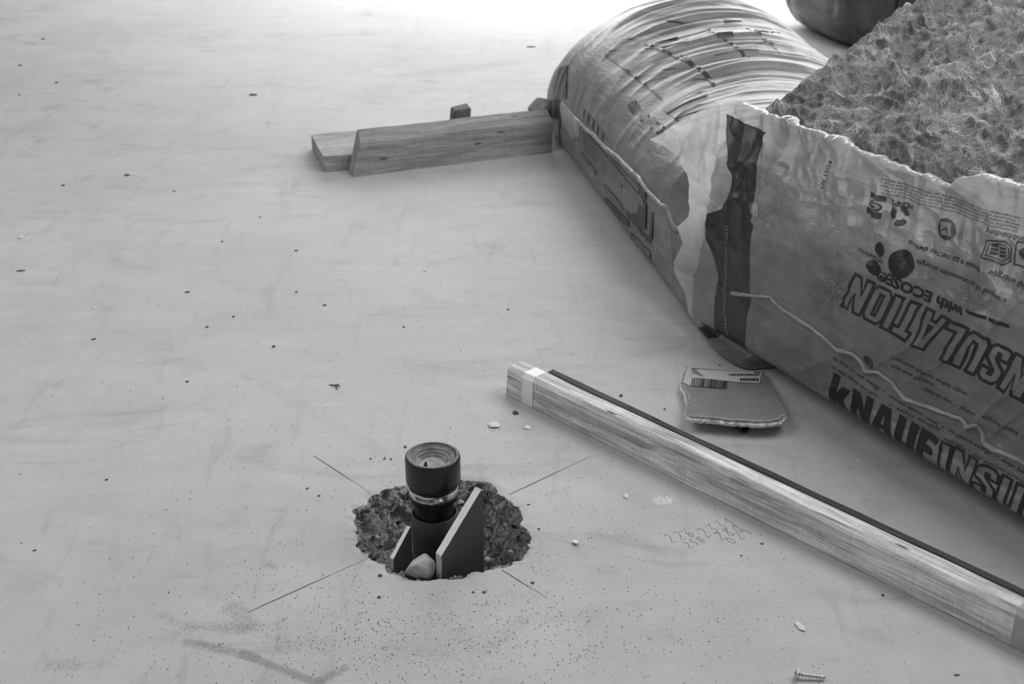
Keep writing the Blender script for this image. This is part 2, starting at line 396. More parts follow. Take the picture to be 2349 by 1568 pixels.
# cut tile wedges and the stone in the hole
def slab(name, poly, thick, face_mat, core_mat, edge_idx_white=(), white=None, parent=None):
    """poly: outline in local x,z ; extruded along local y, y=0 is the front face"""
    n = len(poly); vs_ = [(x, 0, z) for x, z in poly] + [(x, thick, z) for x, z in poly]
    fs = [tuple(range(n)), tuple(range(2 * n - 1, n - 1, -1))] + [(i, i + n, (i + 1) % n + n, (i + 1) % n) for i in range(n)]
    me = bpy.data.meshes.new(name); me.from_pydata(vs_, [], fs); me.update()
    for m_ in (face_mat, core_mat, white or core_mat): me.materials.append(m_)
    for i in range(n): me.polygons[2 + i].material_index = 2 if i in edge_idx_white else 1
    bm_ = bmesh.new(); bm_.from_mesh(me); bmesh.ops.recalc_face_normals(bm_, faces=bm_.faces)
    es = [e for e in bm_.edges if len({round(v.co.y, 5) for v in e.verts}) == 1]
    bmesh.ops.subdivide_edges(bm_, edges=es, cuts=10, use_grid_fill=False)
    for v in bm_.verts:
        v.co.x += .0006 * random.uniform(-1, 1); v.co.z += .0006 * random.uniform(-1, 1)
    bm_.to_mesh(me); bm_.free()
    return link(bpy.data.objects.new(name, me), parent)

def plate_frame(a, b):
    """object frame: origin a on the ground plan, local x towards b"""
    d = b - a; return math.atan2(d.y, d.x)
ta = Vector((-.139, 2.333, 0)); tb = Vector((-.058, 2.412, 0))
t1 = slab('tile_wedge', [(0, -.11), (.114, -.11), (.114, .145), (.108, .148), (.002, .045), (0, .042)], .017, M_CERAM, M_CORE, (3, 4), M_CUT)
t1.location = ta; t1.rotation_euler = (0, 0, plate_frame(ta, tb)); tag(t1, 'tall dark tile wedge with white cut edge leaning beside drain pipe', 'tile')
ta2 = Vector((-.238, 2.375, 0)); tb2 = Vector((-.205, 2.422, 0))
t2 = slab('tile_wedge', [(0, -.11), (.060, -.11), (.060, .052), (.056, .053), (.002, .008), (0, .006)], .009, M_CERAM, M_CORE, (3, 4), M_CUT)
t2.location = ta2; t2.rotation_euler = (0, 0, plate_frame(ta2, tb2)); tag(t2, 'short dark tile offcut half hidden behind the sleeve of the drain pipe', 'tile')

def rock(name, r, seed, mat, sub=3, jag=.35, flat=(1, 1, 1), facets=7, cut=(.55, .85)):
    bm_ = bmesh.new(); bmesh.ops.create_icosphere(bm_, subdivisions=sub, radius=1)
    rg = np.random.default_rng(seed); pl = rg.normal(size=(facets, 3)); pl /= np.linalg.norm(pl, axis=1)[:, None]; off_ = rg.uniform(*cut, facets)
    for v in bm_.verts:
        c = np.array(v.co)
        for p, o in zip(pl, off_):
            d_ = c @ p
            if d_ > o: c = c - p * (d_ - o)
        c = c * (1 + jag * .15 * rg.uniform(-1, 1))
        v.co = Vector((c[0] * r * flat[0], c[1] * r * flat[1], c[2] * r * flat[2]))
    return from_bm(name, bm_, mat)
def mat_stone():
    t = NT('pale_stone'); c = t.coord(); n = t.noise(c, 60, 5, .7)
    return t.done(t.bsdf(t.ramp(n, [(.3, .33), (.7, .62)]), .85, .2, n, .4, .004))
M_STONE = mat_stone()
st = rock('stone_chunk', .037, 31, M_STONE, 4, .05, (.9, .8, 1.1), 14, (.6, .85)); st.location = (-.186, 2.352, .0); st.rotation_euler = (.3, .2, .5)
tag(st, 'pale broken stone chunk wedged between the two tile wedges', 'stone')
st = rock('stone_chip', .02, 9, M_STONE, 2, .3, (.7, .5, 1.2), 8); st.location = at(893, 1246, -.05) + Vector((0, 0, 0)); st.rotation_euler = (.5, .1, .2)
tag(st, 'small pale stone chip lodged in the hole wall left of tile', 'stone')
for i, (x, y, r) in enumerate(((1058, 1150, .008), (1063, 1166, .006), (1118, 1283, .007), (1172, 1265, .007), (1060, 1178, .005), (840, 1172, .005), (866, 1232, .006))):
    st = rock('rubble_chip', r, 60 + i, M_STONE, 2, .4, (1, .8, .8), 6); st.location = at(x, y, -.04)
    tag(st, 'pale rubble chip stuck in the broken wall of the hole', 'stone', 'pale chips in the hole wall')

# ------------------------------------------------------------------ timbers
def timber(name, L, sec, mat, parent=None, nseg=60, amp=.0012, seed=1, skew0=0.0, skew1=0.0):
    """sec: outline in local y,z swept along local x"""
    n = len(sec); xs = np.linspace(0, L, nseg); vs_ = []
    zmax = max(z for y, z in sec) or 1
    X, J = np.meshgrid(xs, np.arange(n), indexing='ij'); Y = np.array([p[0] for p in sec])[J]; Z_ = np.array([p[1] for p in sec])[J]; f = X / L
    XX = X + (skew0 * (1 - f) + skew1 * f) * (Z_ / zmax)
    YY = Y + amp * 2 * noise(X * 9 + J * 7.3, J * 0 + seed * 3.1, seed); ZZ = np.maximum(0, Z_ + np.where(Z_ > 0, amp * 2 * noise(X * 9 + J * 5.1, J * 0 + seed * 9.7, seed + 1), 0))
    vs_ = np.stack([XX, YY, ZZ], -1).reshape(-1, 3)
    fs = [(i * n + j, (i + 1) * n + j, (i + 1) * n + (j + 1) % n, i * n + (j + 1) % n) for i in range(nseg - 1) for j in range(n)]
    fs += [tuple(range(n))[::-1], tuple(range((nseg - 1) * n, nseg * n))]
    bm_ = bmesh.new(); me = bpy.data.meshes.new(name); me.from_pydata(vs_, [], fs); bm_.from_mesh(me); bpy.data.meshes.remove(me)
    return from_bm(name, bm_, mat, parent)
def rect(w, h, c=.003):
    return [(c, 0), (w - c, 0), (w, c), (w, h - c), (w - c, h), (c, h), (0, h - c), (0, c)]

bl = at(1160, 905); br = at(2316, 1480); ba = math.atan2(br.y - bl.y, br.x - bl.x)
bt = tag(empty('long_batten', bl, ba), 'long weathered wooden batten with white tape band lying beside the hole', 'timber')
BW, BH = .053, .080
timber('batten', 1.62, [(.002, 0), (BW - .002, 0), (BW, .002), (BW, BH - .006), (BW - .006, BH), (.010, BH), (.001, BH - .010), (0, .002)], M_BEAM, bt, 120, .001, 5, .008)
def band(x0, x1, mat, name='tape_band'):
    e = .0007
    sec = [(-e, .001), (-e, BH - .010), (.0095, BH + e), (BW - .006, BH + e), (BW + e, BH - .006), (BW + e, .001)]
    vs_ = []; nx = 6
    for i in range(nx):
        for j, (y, z) in enumerate(sec): vs_.append((x0 + (x1 - x0) * i / (nx - 1) + .002 * math.sin(j * 2.1), y, z))
    n = len(sec)
    return mesh(name, vs_, [(i * n + j, (i + 1) * n + j, (i + 1) * n + j + 1, i * n + j + 1) for i in range(nx - 1) for j in range(n - 1)], mat, bt)
band(.058, .094, M_TAPE)
band(1.350, 1.52, M_TAPE2)
lath = tag(timber('dark_lath', 1.5, rect(.018, .0775, .002), M_DARKLATH, None, 80, .0014, 11), 'thin dark lath tight behind the long batten', 'lath')
lath.location = bl + Vector((math.cos(ba) * .09 - math.sin(ba) * (BW + .003), math.sin(ba) * .09 + math.cos(ba) * (BW + .003), 0)); lath.rotation_euler = (0, 0, ba)

a1 = math.radians(16.5)
b1 = timber('flat_board', .80, rect(.265, .056, .003), M_BOARD, None, 40, .0025, 3, .0); b1.location = (-.657, 4.738, 0); b1.rotation_euler = (0, 0, a1)
tag(b1, 'wide pale board lying flat under the leaning timber', 'board')
b2 = timber('leaning_timber', .75, [(.002, 0), (.058, .0), (.062, .012), (.112, .128), (.104, .134), (.036, .108), (.028, .098)], M_BEAM2, None, 60, .0025, 8, .055, .02)
b2.location = (-.553, 4.683, 0); b2.rotation_euler = (0, 0, math.radians(21.2))
tag(b2, 'rough squared timber leaning on the flat board, split along its side', 'timber')
bm = bmesh.new(); bmesh.ops.create_cube(bm, size=1, matrix=Matrix.Diagonal((.066, .05, .072, 1)))
for v in bm.verts: v.co += Vector((.012 * (v.co.z > 0), 0, .004 * random.uniform(-1, 1)))
bmesh.ops.bevel(bm, geom=bm.edges[:], offset=.004, segments=2, affect='EDGES')
ck = from_bm('wood_block', bm, mat_wood('grey_block_wood', .12, .22, .3)); ck.location = at(1052, 268, .092); ck.rotation_euler = (.05, -.08, .35)
tag(ck, 'small dark wood block resting on the leaning timber', 'wood block')
ck = rock('wood_block', .05, 22, M_BEAM2, 3, .1, (1.2, .9, .95), 10); ck.location = (.10, 5.10, .115); ck.rotation_euler = (0, -.3, .3)
tag(ck, 'pale wood block beside the printed bag on the leaning timber', 'wood block')

# ------------------------------------------------------------------ front bag: film and mineral wool
PH = math.radians(-60)
U2 = np.array([math.cos(PH), math.sin(PH), 0]); N2 = np.array([math.sin(PH), -math.cos(PH), 0]); O2 = np.array([.536, 3.301, 0])
STARS = [(.075, .393, .05), (.372, .323, .03)]
FOLDS = [(.521,.187,.664,.323,.010,.010), (.664,.323,.85,.522,.008,.012), (.632,.203,.787,.358,.010,.009), (.787,.358,.866,.482,.008,.009),
         (.831,.197,.92,.338,.012,.010), (.872,.181,.94,.281,.010,.008), (.40,.09,.618,.186,.007,.014), (.33,.11,.468,.218,.006,.012), (.72,.07,.842,.201,.008,.012),
         (.92,.338,1.02,.47,.010,.010), (.85,.05,.90,.17,.008,.010), (.47,.22,.60,.285,.006,.014), (.60,.285,.80,.36,.007,.012),
         (-.10,.36,-.02,.42,.016,.016), (-.02,.42,.0,.55,.012,.013), (-.12,.40,-.18,.55,.010,.02), (-.20,.17,-.06,.19,.014,.012),
         (.05,.52,.01,.60,.008,.01), (.17,.48,.30,.50,.008,.009), (.30,.50,.43,.54,.008,.012), (.20,.56,.55,.60,.006,.015), (.27,.40,.33,.47,.008,.008), (.33,.47,.46,.49,.010,.012)]
def sstep(a, b, x): t = np.clip((x - a) / (b - a), 0, 1); return t * t * (3 - 2 * t)
def film_off(s, h):
    s = np.asarray(s, float); h = np.asarray(h, float)
    lo = -.03 + .03 * np.sqrt(np.clip(1 - ((.085 - h) / .035) ** 2, 0, 1))
    k = np.clip(h - .15, 0, 9)
    o = np.where(h < .085, lo, -.14 * k - .10 * k * k)
    # crinkles: strong where the film hangs loose (top, left), faint where it is tight
    loose = .28 + 1.15 * sstep(.30, .52, h + .12 * sstep(.2, -.1, s)) 
    wx = s + .05 * noise(s * 7, h * 7, 71); wy = h + .05 * noise(s * 7, h * 7, 72)
    c = .0065 * np.maximum(ridge(wx * 6, wy * 8.5, 73), -.2) + .0045 * np.maximum(ridge(wx * 13 + wy * 6, wy * 15, 74), -.3) + .002 * ridge(wx * 31, wy * 27 + wx * 9, 75)
    c = c + .014 * noise(s * 3.1, h * 4.2, 76)
    o = o + loose * c * sstep(.05, .13, h)
    for x0, y0, x1, y1, a, w in FOLDS:
        dx, dy = x1 - x0, y1 - y0; L2 = dx * dx + dy * dy
        t = np.clip(((s - x0) * dx + (h - y0) * dy) / L2, -.08, 1.08)
        d = np.hypot(s - x0 - t * dx, h - y0 - t * dy)
        o = o + .8 * a * np.exp(-(d / w) ** 1.3) * (.4 + .6 * np.sin(np.pi * np.clip(t, .05, .95)))
    for x0, y0, r in STARS:
        dx = s - x0; dy = h - y0; d = np.hypot(dx, dy); an = np.arctan2(dy, dx)
        o = o + .006 * np.exp(-(d / .012) ** 2) + .004 * np.exp(-(d / (2.2 * r)) ** 2) * np.cos(an * 7 + 1) * sstep(.004, .02, d)
    # pinch along the weld
    o = o - .006 * np.exp(-((h - .192 - .012 * noise(s * 14, s * 0, 79)) / .016) ** 2) * sstep(.05, .15, s)
    # loose end flap swings outwards and curls
    f = np.clip(-.02 - s, 0, 1)
    o = o + .10 * f + .35 * f * f + .022 * np.sin(h * 19 + 1.2) * np.minimum(f * 4, 1) ** 2
    return o
def film_pt(s, h, d=0.0):
    s = np.asarray(s, float); h = np.asarray(h, float)
    q = 1.0 * np.clip(h - .40, 0, 1) ** 2                 # the slack top of the bag slumps back and along
    f = np.clip(-.02 - s, 0, 1); fo = .10 * f + .35 * f * f + .022 * np.sin(h * 19 + 1.2) * np.minimum(f * 4, 1) ** 2   # the flap shortens as it curls outwards
    o = film_off(s, h) + d - q; s = s - 1.067 * (q - fo); h = h - .547 * (q - fo)
    return O2 + s[..., None] * U2 + h[..., None] * np.array([0, 0, 1]) + o[..., None] * N2

# wool stack
AZ = math.radians(44); TI = math.radians(14)
A0 = O2 + (-.085 - .060) * U2 + (.628 - .030) * np.array([0, 0, 1.]) - (.115 + .056) * N2
V2 = np.array([math.cos(AZ) * math.cos(TI), math.sin(AZ) * math.cos(TI), math.sin(TI)])
W2 = np.cross(U2, V2); W2 = W2 / np.linalg.norm(W2); W2 = W2 if W2[2] > 0 else -W2
NUW, NVW = 420, 360
a_, b_ = np.meshgrid(np.linspace(0, 1.36, NUW), np.linspace(0, 1.15, NVW), indexing='ij')
def wool_h(a, b):
    wx = a + .10 * noise(a * 6, b * 6, 91); wy = b + .10 * noise(a * 6, b * 6, 92)
    q = .030 * fbm(wx * 5, wy * 7, 3, 93) + .012 * ridge(wx * 9 + wy * 4, wy * 16, 94) + .008 * ridge(wx * 26, wy * 34 + wx * 12, 95) + .010 * fbm(a * 60, b * 60, 3, 96)
    e = np.minimum(a / .05, 1) * np.minimum(b / .05, 1)
    return q * (.4 + .6 * e) - .035 * (1 - np.minimum(a / .06, 1)) ** 2 - .03 * (1 - np.minimum(b / .06, 1)) ** 2
def wool_pt(a, b, d=0.0):
    jag = .014 * fbm(b * 22, b * 0 + .3, 4, 97) * np.clip(1 - a / .15, 0, 1)
    return A0 + (a + jag)[..., None] * U2 + b[..., None] * V2 + (wool_h(a, b) + d)[..., None] * W2
TOP = wool_pt(a_, b_).reshape(-1, 3)
faces = grid_faces(NUW, NVW)
idx = np.arange(NUW * NVW).reshape(NUW, NVW)
loop = np.concatenate([idx[:, 0], idx[-1, 1:], idx[-2::-1, -1], idx[0, -2:0:-1]])
vs_ = [TOP]; prev = loop; base = len(TOP); nl = len(loop)
for k in range(1, 15):
    p = TOP[loop].copy()
    p[:, 2] -= (.545 * k / 14)
    q = np.arange(nl) * .012
    p[:, :2] += (.016 * fbm(q * 6, q * 0 + k * .8, 3, 98))[:, None] * np.array([.5, .5]) * min(1, k / 2)
    p[:, 2] = np.maximum(p[:, 2], .02)
    vs_.append(p); cur = base + np.arange(nl); nx_ = np.roll(np.arange(nl), -1)
    faces += np.stack([prev, cur, cur[nx_], prev[nx_]], 1).tolist()
    prev = cur; base += nl
faces.append(prev.tolist())
wool = mesh('mineral_wool_stack', np.concatenate(vs_), faces, M_WOOL, None, True)
tag(wool, 'exposed grey mineral wool slab stack bulging out of torn film bag', 'insulation')
# loose fibres
def fibres(name, n, parent, tuft):
    rg = np.random.default_rng(5 if tuft else 6)
    if tuft:
        nt = 170; cen = np.stack([rg.uniform(0, 1.05, nt), rg.uniform(0, 1.0, nt)], 1); ori = rg.normal(-.7, .55, nt); k = rg.integers(nt, size=n); wsz = rg.uniform(.4, 1.3, nt)[k]
        lo_ = rg.normal(size=n) * .026 * wsz; ac_ = rg.normal(size=n) * .007 * wsz; bend = rg.normal(0, 9, nt)[k]; th_f = ori[k] + bend * lo_ * .5
        st0 = cen[k] + np.stack([np.cos(th_f) * lo_ - np.sin(th_f) * ac_, np.sin(th_f) * lo_ + np.cos(th_f) * ac_], 1); an = ori[k] + bend * lo_ + rg.normal(size=n) * .22
        L = rg.uniform(.012, .035, n); lift = rg.uniform(0, .004, n); cv = rg.normal(size=n)
    else:
        st0 = np.stack([rg.uniform(0, 1.05, n), rg.uniform(0, 1.1, n) ** 1.2], 1); an = rg.uniform(0, 6.3, n); L = rg.uniform(.008, .03, n); lift = rg.uniform(0, .009, n); cv = rg.normal(size=n) * 1.6
    m = 5; q = np.linspace(0, 1, m)[None]
    aa = st0[:, :1] + np.cumsum(np.cos(an[:, None] + cv[:, None] * q), 1) * L[:, None] / m; bb = st0[:, 1:] + np.cumsum(np.sin(an[:, None] + cv[:, None] * q), 1) * L[:, None] / m
    c_ = wool_pt(np.clip(aa, 0, 1.36), np.clip(bb, 0, 1.15), .0012 + lift[:, None] * np.sin(q * 2.6))
    wd = rg.uniform(.0001, .00022, n); wv = ((-np.sin(an))[:, None] * U2 + np.cos(an)[:, None] * V2) * wd[:, None]
    vv = np.stack([c_ + wv[:, None], c_ - wv[:, None]], 2).reshape(-1, 3)
    ff = [(i * 10 + 2 * j, i * 10 + 2 * j + 1, i * 10 + 2 * j + 3, i * 10 + 2 * j + 2) for i in range(n) for j in range(m - 1)]
    o = mesh(name, vv, ff, M_FIB, parent); o['kind'] = 'stuff'; return o
fibres('fibre_tufts', 12000, wool, True)
fibres('stray_fibres', 1500, wool, False)

bag2 = tag(empty('insulation_bag', (.75, 2.95, 0)), 'torn clear film insulation bag printed with large outlined letters beside long batten', 'bag')
bag2_off = Vector((.75, 2.95, 0))
def inbag(arr): return np.asarray(arr) - np.array(bag2_off)
EDGE = [(-.16,.628),(-.111,.632),(-.03,.630),(.008,.632),(.06,.640),(.103,.635),(.225,.640),(.347,.640),(.476,.641),(.555,.639),(.622,.634),(.634,.662),(.683,.682),(.781,.690),(.9,.69),(1.1,.67),(1.3,.66)]
ex, ey = zip(*EDGE)
def h_top(s):
    s = np.asarray(s, float); return np.interp(s, ex, ey) + .006 * fbm(s * 40, s * 0, 3, 101)
# main film sheet: s from the stripe to beyond the right end, rows from under the bag to the torn edge
NS, NH = 620, 250
S0 = -.12
ss = np.linspace(S0, 1.28, NS)
rows = []
for o_u, h_u in ((-.55, .003), (-.30, .003), (-.15, .003), (-.115, .008), (-.08, .024), (-.05, .040)):
    rows.append(O2 + ss[:, None] * U2 + (h_u + .004 * noise(ss * 9, ss * 0 + o_u * 20, 5) + .0)[:, None] * np.array([0, 0, 1]) + (o_u + 0 * ss)[:, None] * N2)
for k in range(NH):
    f = k / (NH - 1); f = f ** 1.15
    rows.append(film_pt(ss, .0502 + (h_top(ss) - .0502) * f))
# torn edge curls back over the wool
for k, (dh, do) in enumerate(((.004, -.008), (.004, -.020), (.0, -.034))):
    ht = h_top(ss); wv = .5 + .9 * (noise(ss * 16, ss * 0, 103) + .5)
    p = film_pt(ss, ht); p = p + (dh * wv)[:, None] * np.array([0, 0, 1]) + (do * wv)[:, None] * N2
    rows.append(p)
V = inbag(np.stack(rows, 1).reshape(-1, 3))
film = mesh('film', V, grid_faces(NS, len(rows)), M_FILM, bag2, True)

# loose end flap left of the stripe
FL = [(-.395,.458),(-.279,.452),(-.225,.419),(-.205,.380),(-.186,.338),(-.193,.312),(-.228,.277),(-.195,.241),(-.216,.185),(-.191,.151),(-.150,.115),(-.138,.085),(-.128,.030)]
FT = [(-.395,.458),(-.353,.493),(-.300,.535),(-.264,.562),(-.21,.60),(-.155,.622),(S0,.630)]
def poly(pts, n):
    pts = np.array(pts); d = np.r_[0, np.cumsum(np.linalg.norm(np.diff(pts, axis=0), axis=1))]; q = np.linspace(0, d[-1], n)
    return np.stack([np.interp(q, d, pts[:, 0]), np.interp(q, d, pts[:, 1])], 1)
NB_, NA_ = 150, 70
left = poly(FL[::-1], NB_); top = poly(FT, NA_); left += .004 * np.stack([fbm(left[:, 1] * 60, left[:, 1] * 0, 3, 111), 0 * left[:, 1]], 1)
rt = np.stack([np.full(NB_, S0), np.linspace(.045, float(h_top(S0)), NB_)], 1)
bo = np.stack([np.linspace(left[0, 0], S0, NA_), np.linspace(left[0, 1], .045, NA_)], 1)
top[-1] = rt[-1]; top[0] = left[-1]
uu = np.linspace(0, 1, NA_)[:, None, None]; vv_ = np.linspace(0, 1, NB_)[None, :, None]
SH = (1 - uu) * left[None] + uu * rt[None] + (1 - vv_) * bo[:, None] + vv_ * top[:, None] - ((1 - uu) * (1 - vv_) * bo[0] + uu * (1 - vv_) * bo[-1] + (1 - uu) * vv_ * top[0] + uu * vv_ * top[-1])
flap = mesh('film_flap', inbag(film_pt(SH[..., 0], SH[..., 1]).reshape(-1, 3)), grid_faces(NA_, NB_), M_FLAP, bag2, True)

def on_film(name, sh, faces, mat, parent=None, lift=.0014):
    sh = np.asarray(sh, float)
    return mesh(name, inbag(film_pt(sh[:, 0], sh[:, 1], lift)), faces, mat, parent or film)
# dark stripe along the end
SL = [(-.145,.598),(-.109,.531),(-.048,.471),(-.037,.418),(-.059,.380),(-.120,.347),(-.106,.288),(-.058,.240),(-.029,.204),(-.031,.144),(-.023,.055),(-.02,.05)]
SR = [(.018,.610),(.018,.544),(.034,.473),(.043,.410),(.059,.326),(.079,.243),(.101,.183),(.099,.061),(.10,.05)]
def at_h(pts, hh):
    p = np.array(pts)[::-1]; return np.interp(hh, p[:, 1], p[:, 0])
nh, nw = 170, 44
hh = np.linspace(.053, .598, nh); sl = at_h(SL, hh); sr = at_h(SR, hh)
sh = np.stack([sl[:, None] + (sr - sl)[:, None] * np.linspace(0, 1, nw), np.repeat(hh[:, None], nw, 1)], 2).reshape(-1, 2)
on_film('dark_stripe', sh, grid_faces(nh, nw), M_STRIPE)

# weld seam ribbon
SEAM = [(.030,.190),(.094,.205),(.171,.230),(.223,.218),(.32,.212),(.416,.196),(.470,.205),(.496,.197),(.521,.187),(.56,.196),(.603,.190),(.648,.174),(.748,.188),(.800,.196),(.822,.187),(.846,.205),(.875,.173),(.974,.182),(1.1,.18),(1.25,.18)]
sp_ = poly(SEAM, 420); sp_[:, 1] += .003 * fbm(sp_[:, 0] * 40, sp_[:, 0] * 0, 3, 121)
wd = .0045 + .0030 * noise(sp_[:, 0] * 18, sp_[:, 0] * 0, 122)
rowsS = []
for c_, l_ in ((-1, .001), (-.6, .005), (0, .0075), (.6, .005), (1, .001)):
    rowsS.append(film_pt(sp_[:, 0], sp_[:, 1] + c_ * wd, l_))
mesh('weld_seam', inbag(np.stack(rowsS, 1).reshape(-1, 3)), grid_faces(420, 5), M_SEAM, film, True)

# ------------------------------------------------------------------ print on the film
GL = {
 'k': [[(0,0),(.27,0),(.27,.33),(.42,0),(.74,0),(.53,.45),(.74,.86),(.45,.86),(.27,.55),(.27,1.12),(0,1.12)]],
 'N': [[(0,0),(.25,0),(.25,.5),(.47,0),(.72,0),(.72,1),(.47,1),(.47,.5),(.25,1),(0,1)]],
 'A': [[(0,0),(.25,0),(.30,.22),(.45,.22),(.5,0),(.76,0),(.55,1),(.20,1)], [(.32,.38),(.43,.38),(.375,.74)]],
 'U': [[(0,.14),(.12,0),(.58,0),(.70,.14),(.70,1),(.43,1),(.43,.2),(.27,.2),(.27,1),(0,1)]],
 'F': [[(0,0),(.27,0),(.27,.38),(.48,.36),(.55,.38),(.55,.6),(.27,.6),(.27,.78),(.60,.76),(.64,1),(0,1)]],
 'I': [[(0,0),(.28,0),(.28,1),(0,1)]],
 'S': [[(0,.06),(.15,0),(.48,0),(.62,.12),(.62,.42),(.27,.66),(.27,.78),(.36,.78),(.36,.66),(.62,.66),(.6,.9),(.45,1),(.14,1),(0,.87),(0,.6),(.35,.36),(.35,.2),(.27,.2),(.27,.34),(0,.34)]],
 'L': [[(0,0),(.56,0),(.56,.22),(.27,.22),(.27,1),(0,1)]],
 'T': [[(.16,0),(.44,0),(.44,.78),(.60,.78),(.60,1),(0,1),(0,.78),(.16,.78)]],
 'O': [[(0,.13),(.13,0),(.53,0),(.66,.13),(.66,.87),(.53,1),(.13,1),(0,.87)], [(.27,.2),(.39,.2),(.39,.8),(.27,.8)]],
}
def refine(vs2, fs, size):
    bm_ = bmesh.new(); vv2 = [bm_.verts.new((p[0], p[1], 0)) for p in vs2]
    for f in fs:
        try: bm_.faces.new([vv2[i] for i in f])
        except ValueError: pass
    for _ in range(7):
        es = [e for e in bm_.edges if e.calc_length() > size]
        if not es: break
        bmesh.ops.subdivide_edges(bm_, edges=es, cuts=1); bmesh.ops.triangulate(bm_, faces=[f for f in bm_.faces if len(f.verts) > 4])
    bmesh.ops.delete(bm_, geom=[v for v in bm_.verts if not v.link_faces], context='VERTS')
    bm_.verts.index_update()
    out = [(v.co.x, v.co.y) for v in bm_.verts], [[v.index for v in f.verts] for f in bm_.faces]
    bm_.free(); return out
def fill_glyph(loops):
    tris = tessellate_polygon([[Vector((x, y, 0)) for x, y in l] for l in loops]); return [p for l in loops for p in l], tris
def stroke_glyph(loops, w):
    vs2 = []; fs = []
    for l in loops:
        n = len(l); base = len(vs2); P_ = [Vector(p) for p in l]
        for i in range(n):
            a, b, c = P_[i - 1], P_[i], P_[(i + 1) % n]; d1 = (b - a).normalized(); d2 = (c - b).normalized()
            n1 = Vector((-d1.y, d1.x)); n2 = Vector((-d2.y, d2.x)); m_ = (n1 + n2); m_ = m_ / max(.35, m_.length_squared / 2) if m_.length > .1 else n1
            vs2 += [tuple(b + m_ * w / 2), tuple(b - m_ * w / 2)]
        fs += [(base + 2 * i, base + 2 * i + 1, base + 2 * ((i + 1) % n) + 1, base + 2 * ((i + 1) % n)) for i in range(n)]
    return vs2, fs
def put_big(name, ch, fn, outline, mat, size=.007):
    vs2, fs = stroke_glyph(GL[ch], .075) if outline else fill_glyph(GL[ch])
    vs2 = [fn(x, y) for x, y in vs2]
    vs2, fs = refine(vs2, fs, size)
    return on_film(name, vs2, fs, mat)
# lower line: kNAUF filled, INSULATION outlined
x = .412; hgt = .080
for i, ch in enumerate('kNAUFINSULATION'):
    wch = max(p[0] for p in GL[ch][0]); sc = .088
    if x > 1.2: break
    put_big('letter', ch, lambda a, b, x=x: (x + a * sc + .14 * sc * b, .0535 + b * hgt), i > 4, M_INK)
    x += (wch + (.07 if i != 4 else .12)) * sc
# upper line upside down: INSULATION outlined, ends at its final N
x = .400; sc = .087
for ch in reversed('kNAUFINSULATION'[5:]):
    wch = max(p[0] for p in GL[ch][0])
    def fn(a, b, x=x, wch=wch):
        s = x + (wch - a) * sc + .022 * (1 - b); base = .381
        return (s, base - b * .084)
    put_big('letter', ch, fn, True, M_INK)
    x += (wch + .055) * sc

def text_mesh(body, size, shear=0.0, offset=0.0):
    cu = bpy.data.curves.new('txt', 'FONT'); cu.body = body; cu.size = size; cu.shear = shear; cu.offset = offset; cu.resolution_u = 2
    ob = bpy.data.objects.new('txt', cu); COL.objects.link(ob); bpy.context.view_layer.update()
    me = bpy.data.meshes.new_from_object(ob.evaluated_get(bpy.context.evaluated_depsgraph_get()))
    vs2 = [(v.co.x, v.co.y) for v in me.vertices]; fs = [tuple(p.vertices) for p in me.polygons]
    bpy.data.objects.remove(ob); bpy.data.curves.remove(cu); bpy.data.meshes.remove(me)
    return vs2, fs
def put_text(name, body, p0, p1, height, mat, shear=0.0, offset=0.0, fine=.02, lift=.0016):
    """baseline from p0 to p1 in film coordinates; the text is stretched to that length"""
    vs2, fs = text_mesh(body, 1.0, shear, offset)
    if not vs2: return
    wmax = max(v[0] for v in vs2); p0 = np.array(p0); p1 = np.array(p1); d = p1 - p0; L = np.linalg.norm(d); e = d / L; n = np.array([-e[1], e[0]])
    q = [tuple(p0 + e * (v[0] / wmax * L) + n * v[1] * height * 1.38) for v in vs2]
    if fine < .02: q, fs = refine(q, fs, fine)
    return on_film(name, q, fs, mat, None, lift)
put_text('print_line', 'its time to save energy  •', (.412, .172), (.590, .164), .0085, M_INK, .25)
put_text('print_line', 'on aeg säästa energiat', (.414, .152), (.572, .145), .0085, M_INK, .25)
put_text('print_line', 'energie sparen, jetzt!  •', (.600, .160), (.765, .158), .0085, M_INK, .25)
put_text('print_line', '•  laiku taupīt', (.600, .138), (.760, .150), .0085, M_INK, .25)
put_text('print_line', 'energiju •  ezai zaossez energijo', (.775, .140), (1.0, .140), .0085, M_INK, .25)
put_text('print_line', 'cu efektii energii  •  atejo laikas', (.780, .162), (1.0, .160), .0085, M_INK, .25)
put_text('print_line', 'taupyti energija', (.715, .240), (.590, .232), .009, M_INK, .25)
put_text('print_line', 'atejo laikas taupyti energija', (.800, .256), (.590, .252), .009, M_INK, .25)
put_text('print_line', 'energii  •  ezai zaossez', (.835, .225), (.690, .222), .009, M_INK, .25)
put_text('print_line', 'jetzt!  •  kupsi energija', (1.0, .235), (.855, .232), .009, M_INK, .25)
put_text('print_line', 'време е да пестим енергия', (.758, .514), (.540, .500), .012, M_INK, .2)
put_text('print_line', 'e timpul să economisim energie', (.838, .478), (.583, .472), .012, M_INK, .2)
put_text('print_line', '•  idéji energije', (.90, .520), (.775, .516), .012, M_INK, .2)
put_text('print_line', 'with ECOSE®', (.732, .417), (.482, .415), .023, M_INK, 0, .035, .008)
put_text('print_line', 'TECHNOLOGY', (.490, .436), (.408, .440), .0075, M_INK, 0, .01)
put_text('print_line', 'UV 11/16', (.258, .527), (.256, .593), .011, M_INK, 0, .012)
put_text('print_line', 'HD-PE', (.533, .575), (.473, .571), .013, M_INK2, 0, .01)
put_text('print_line', '-and-handling', (.840, .603), (.748, .596), .012, M_INK2, 0, .0)
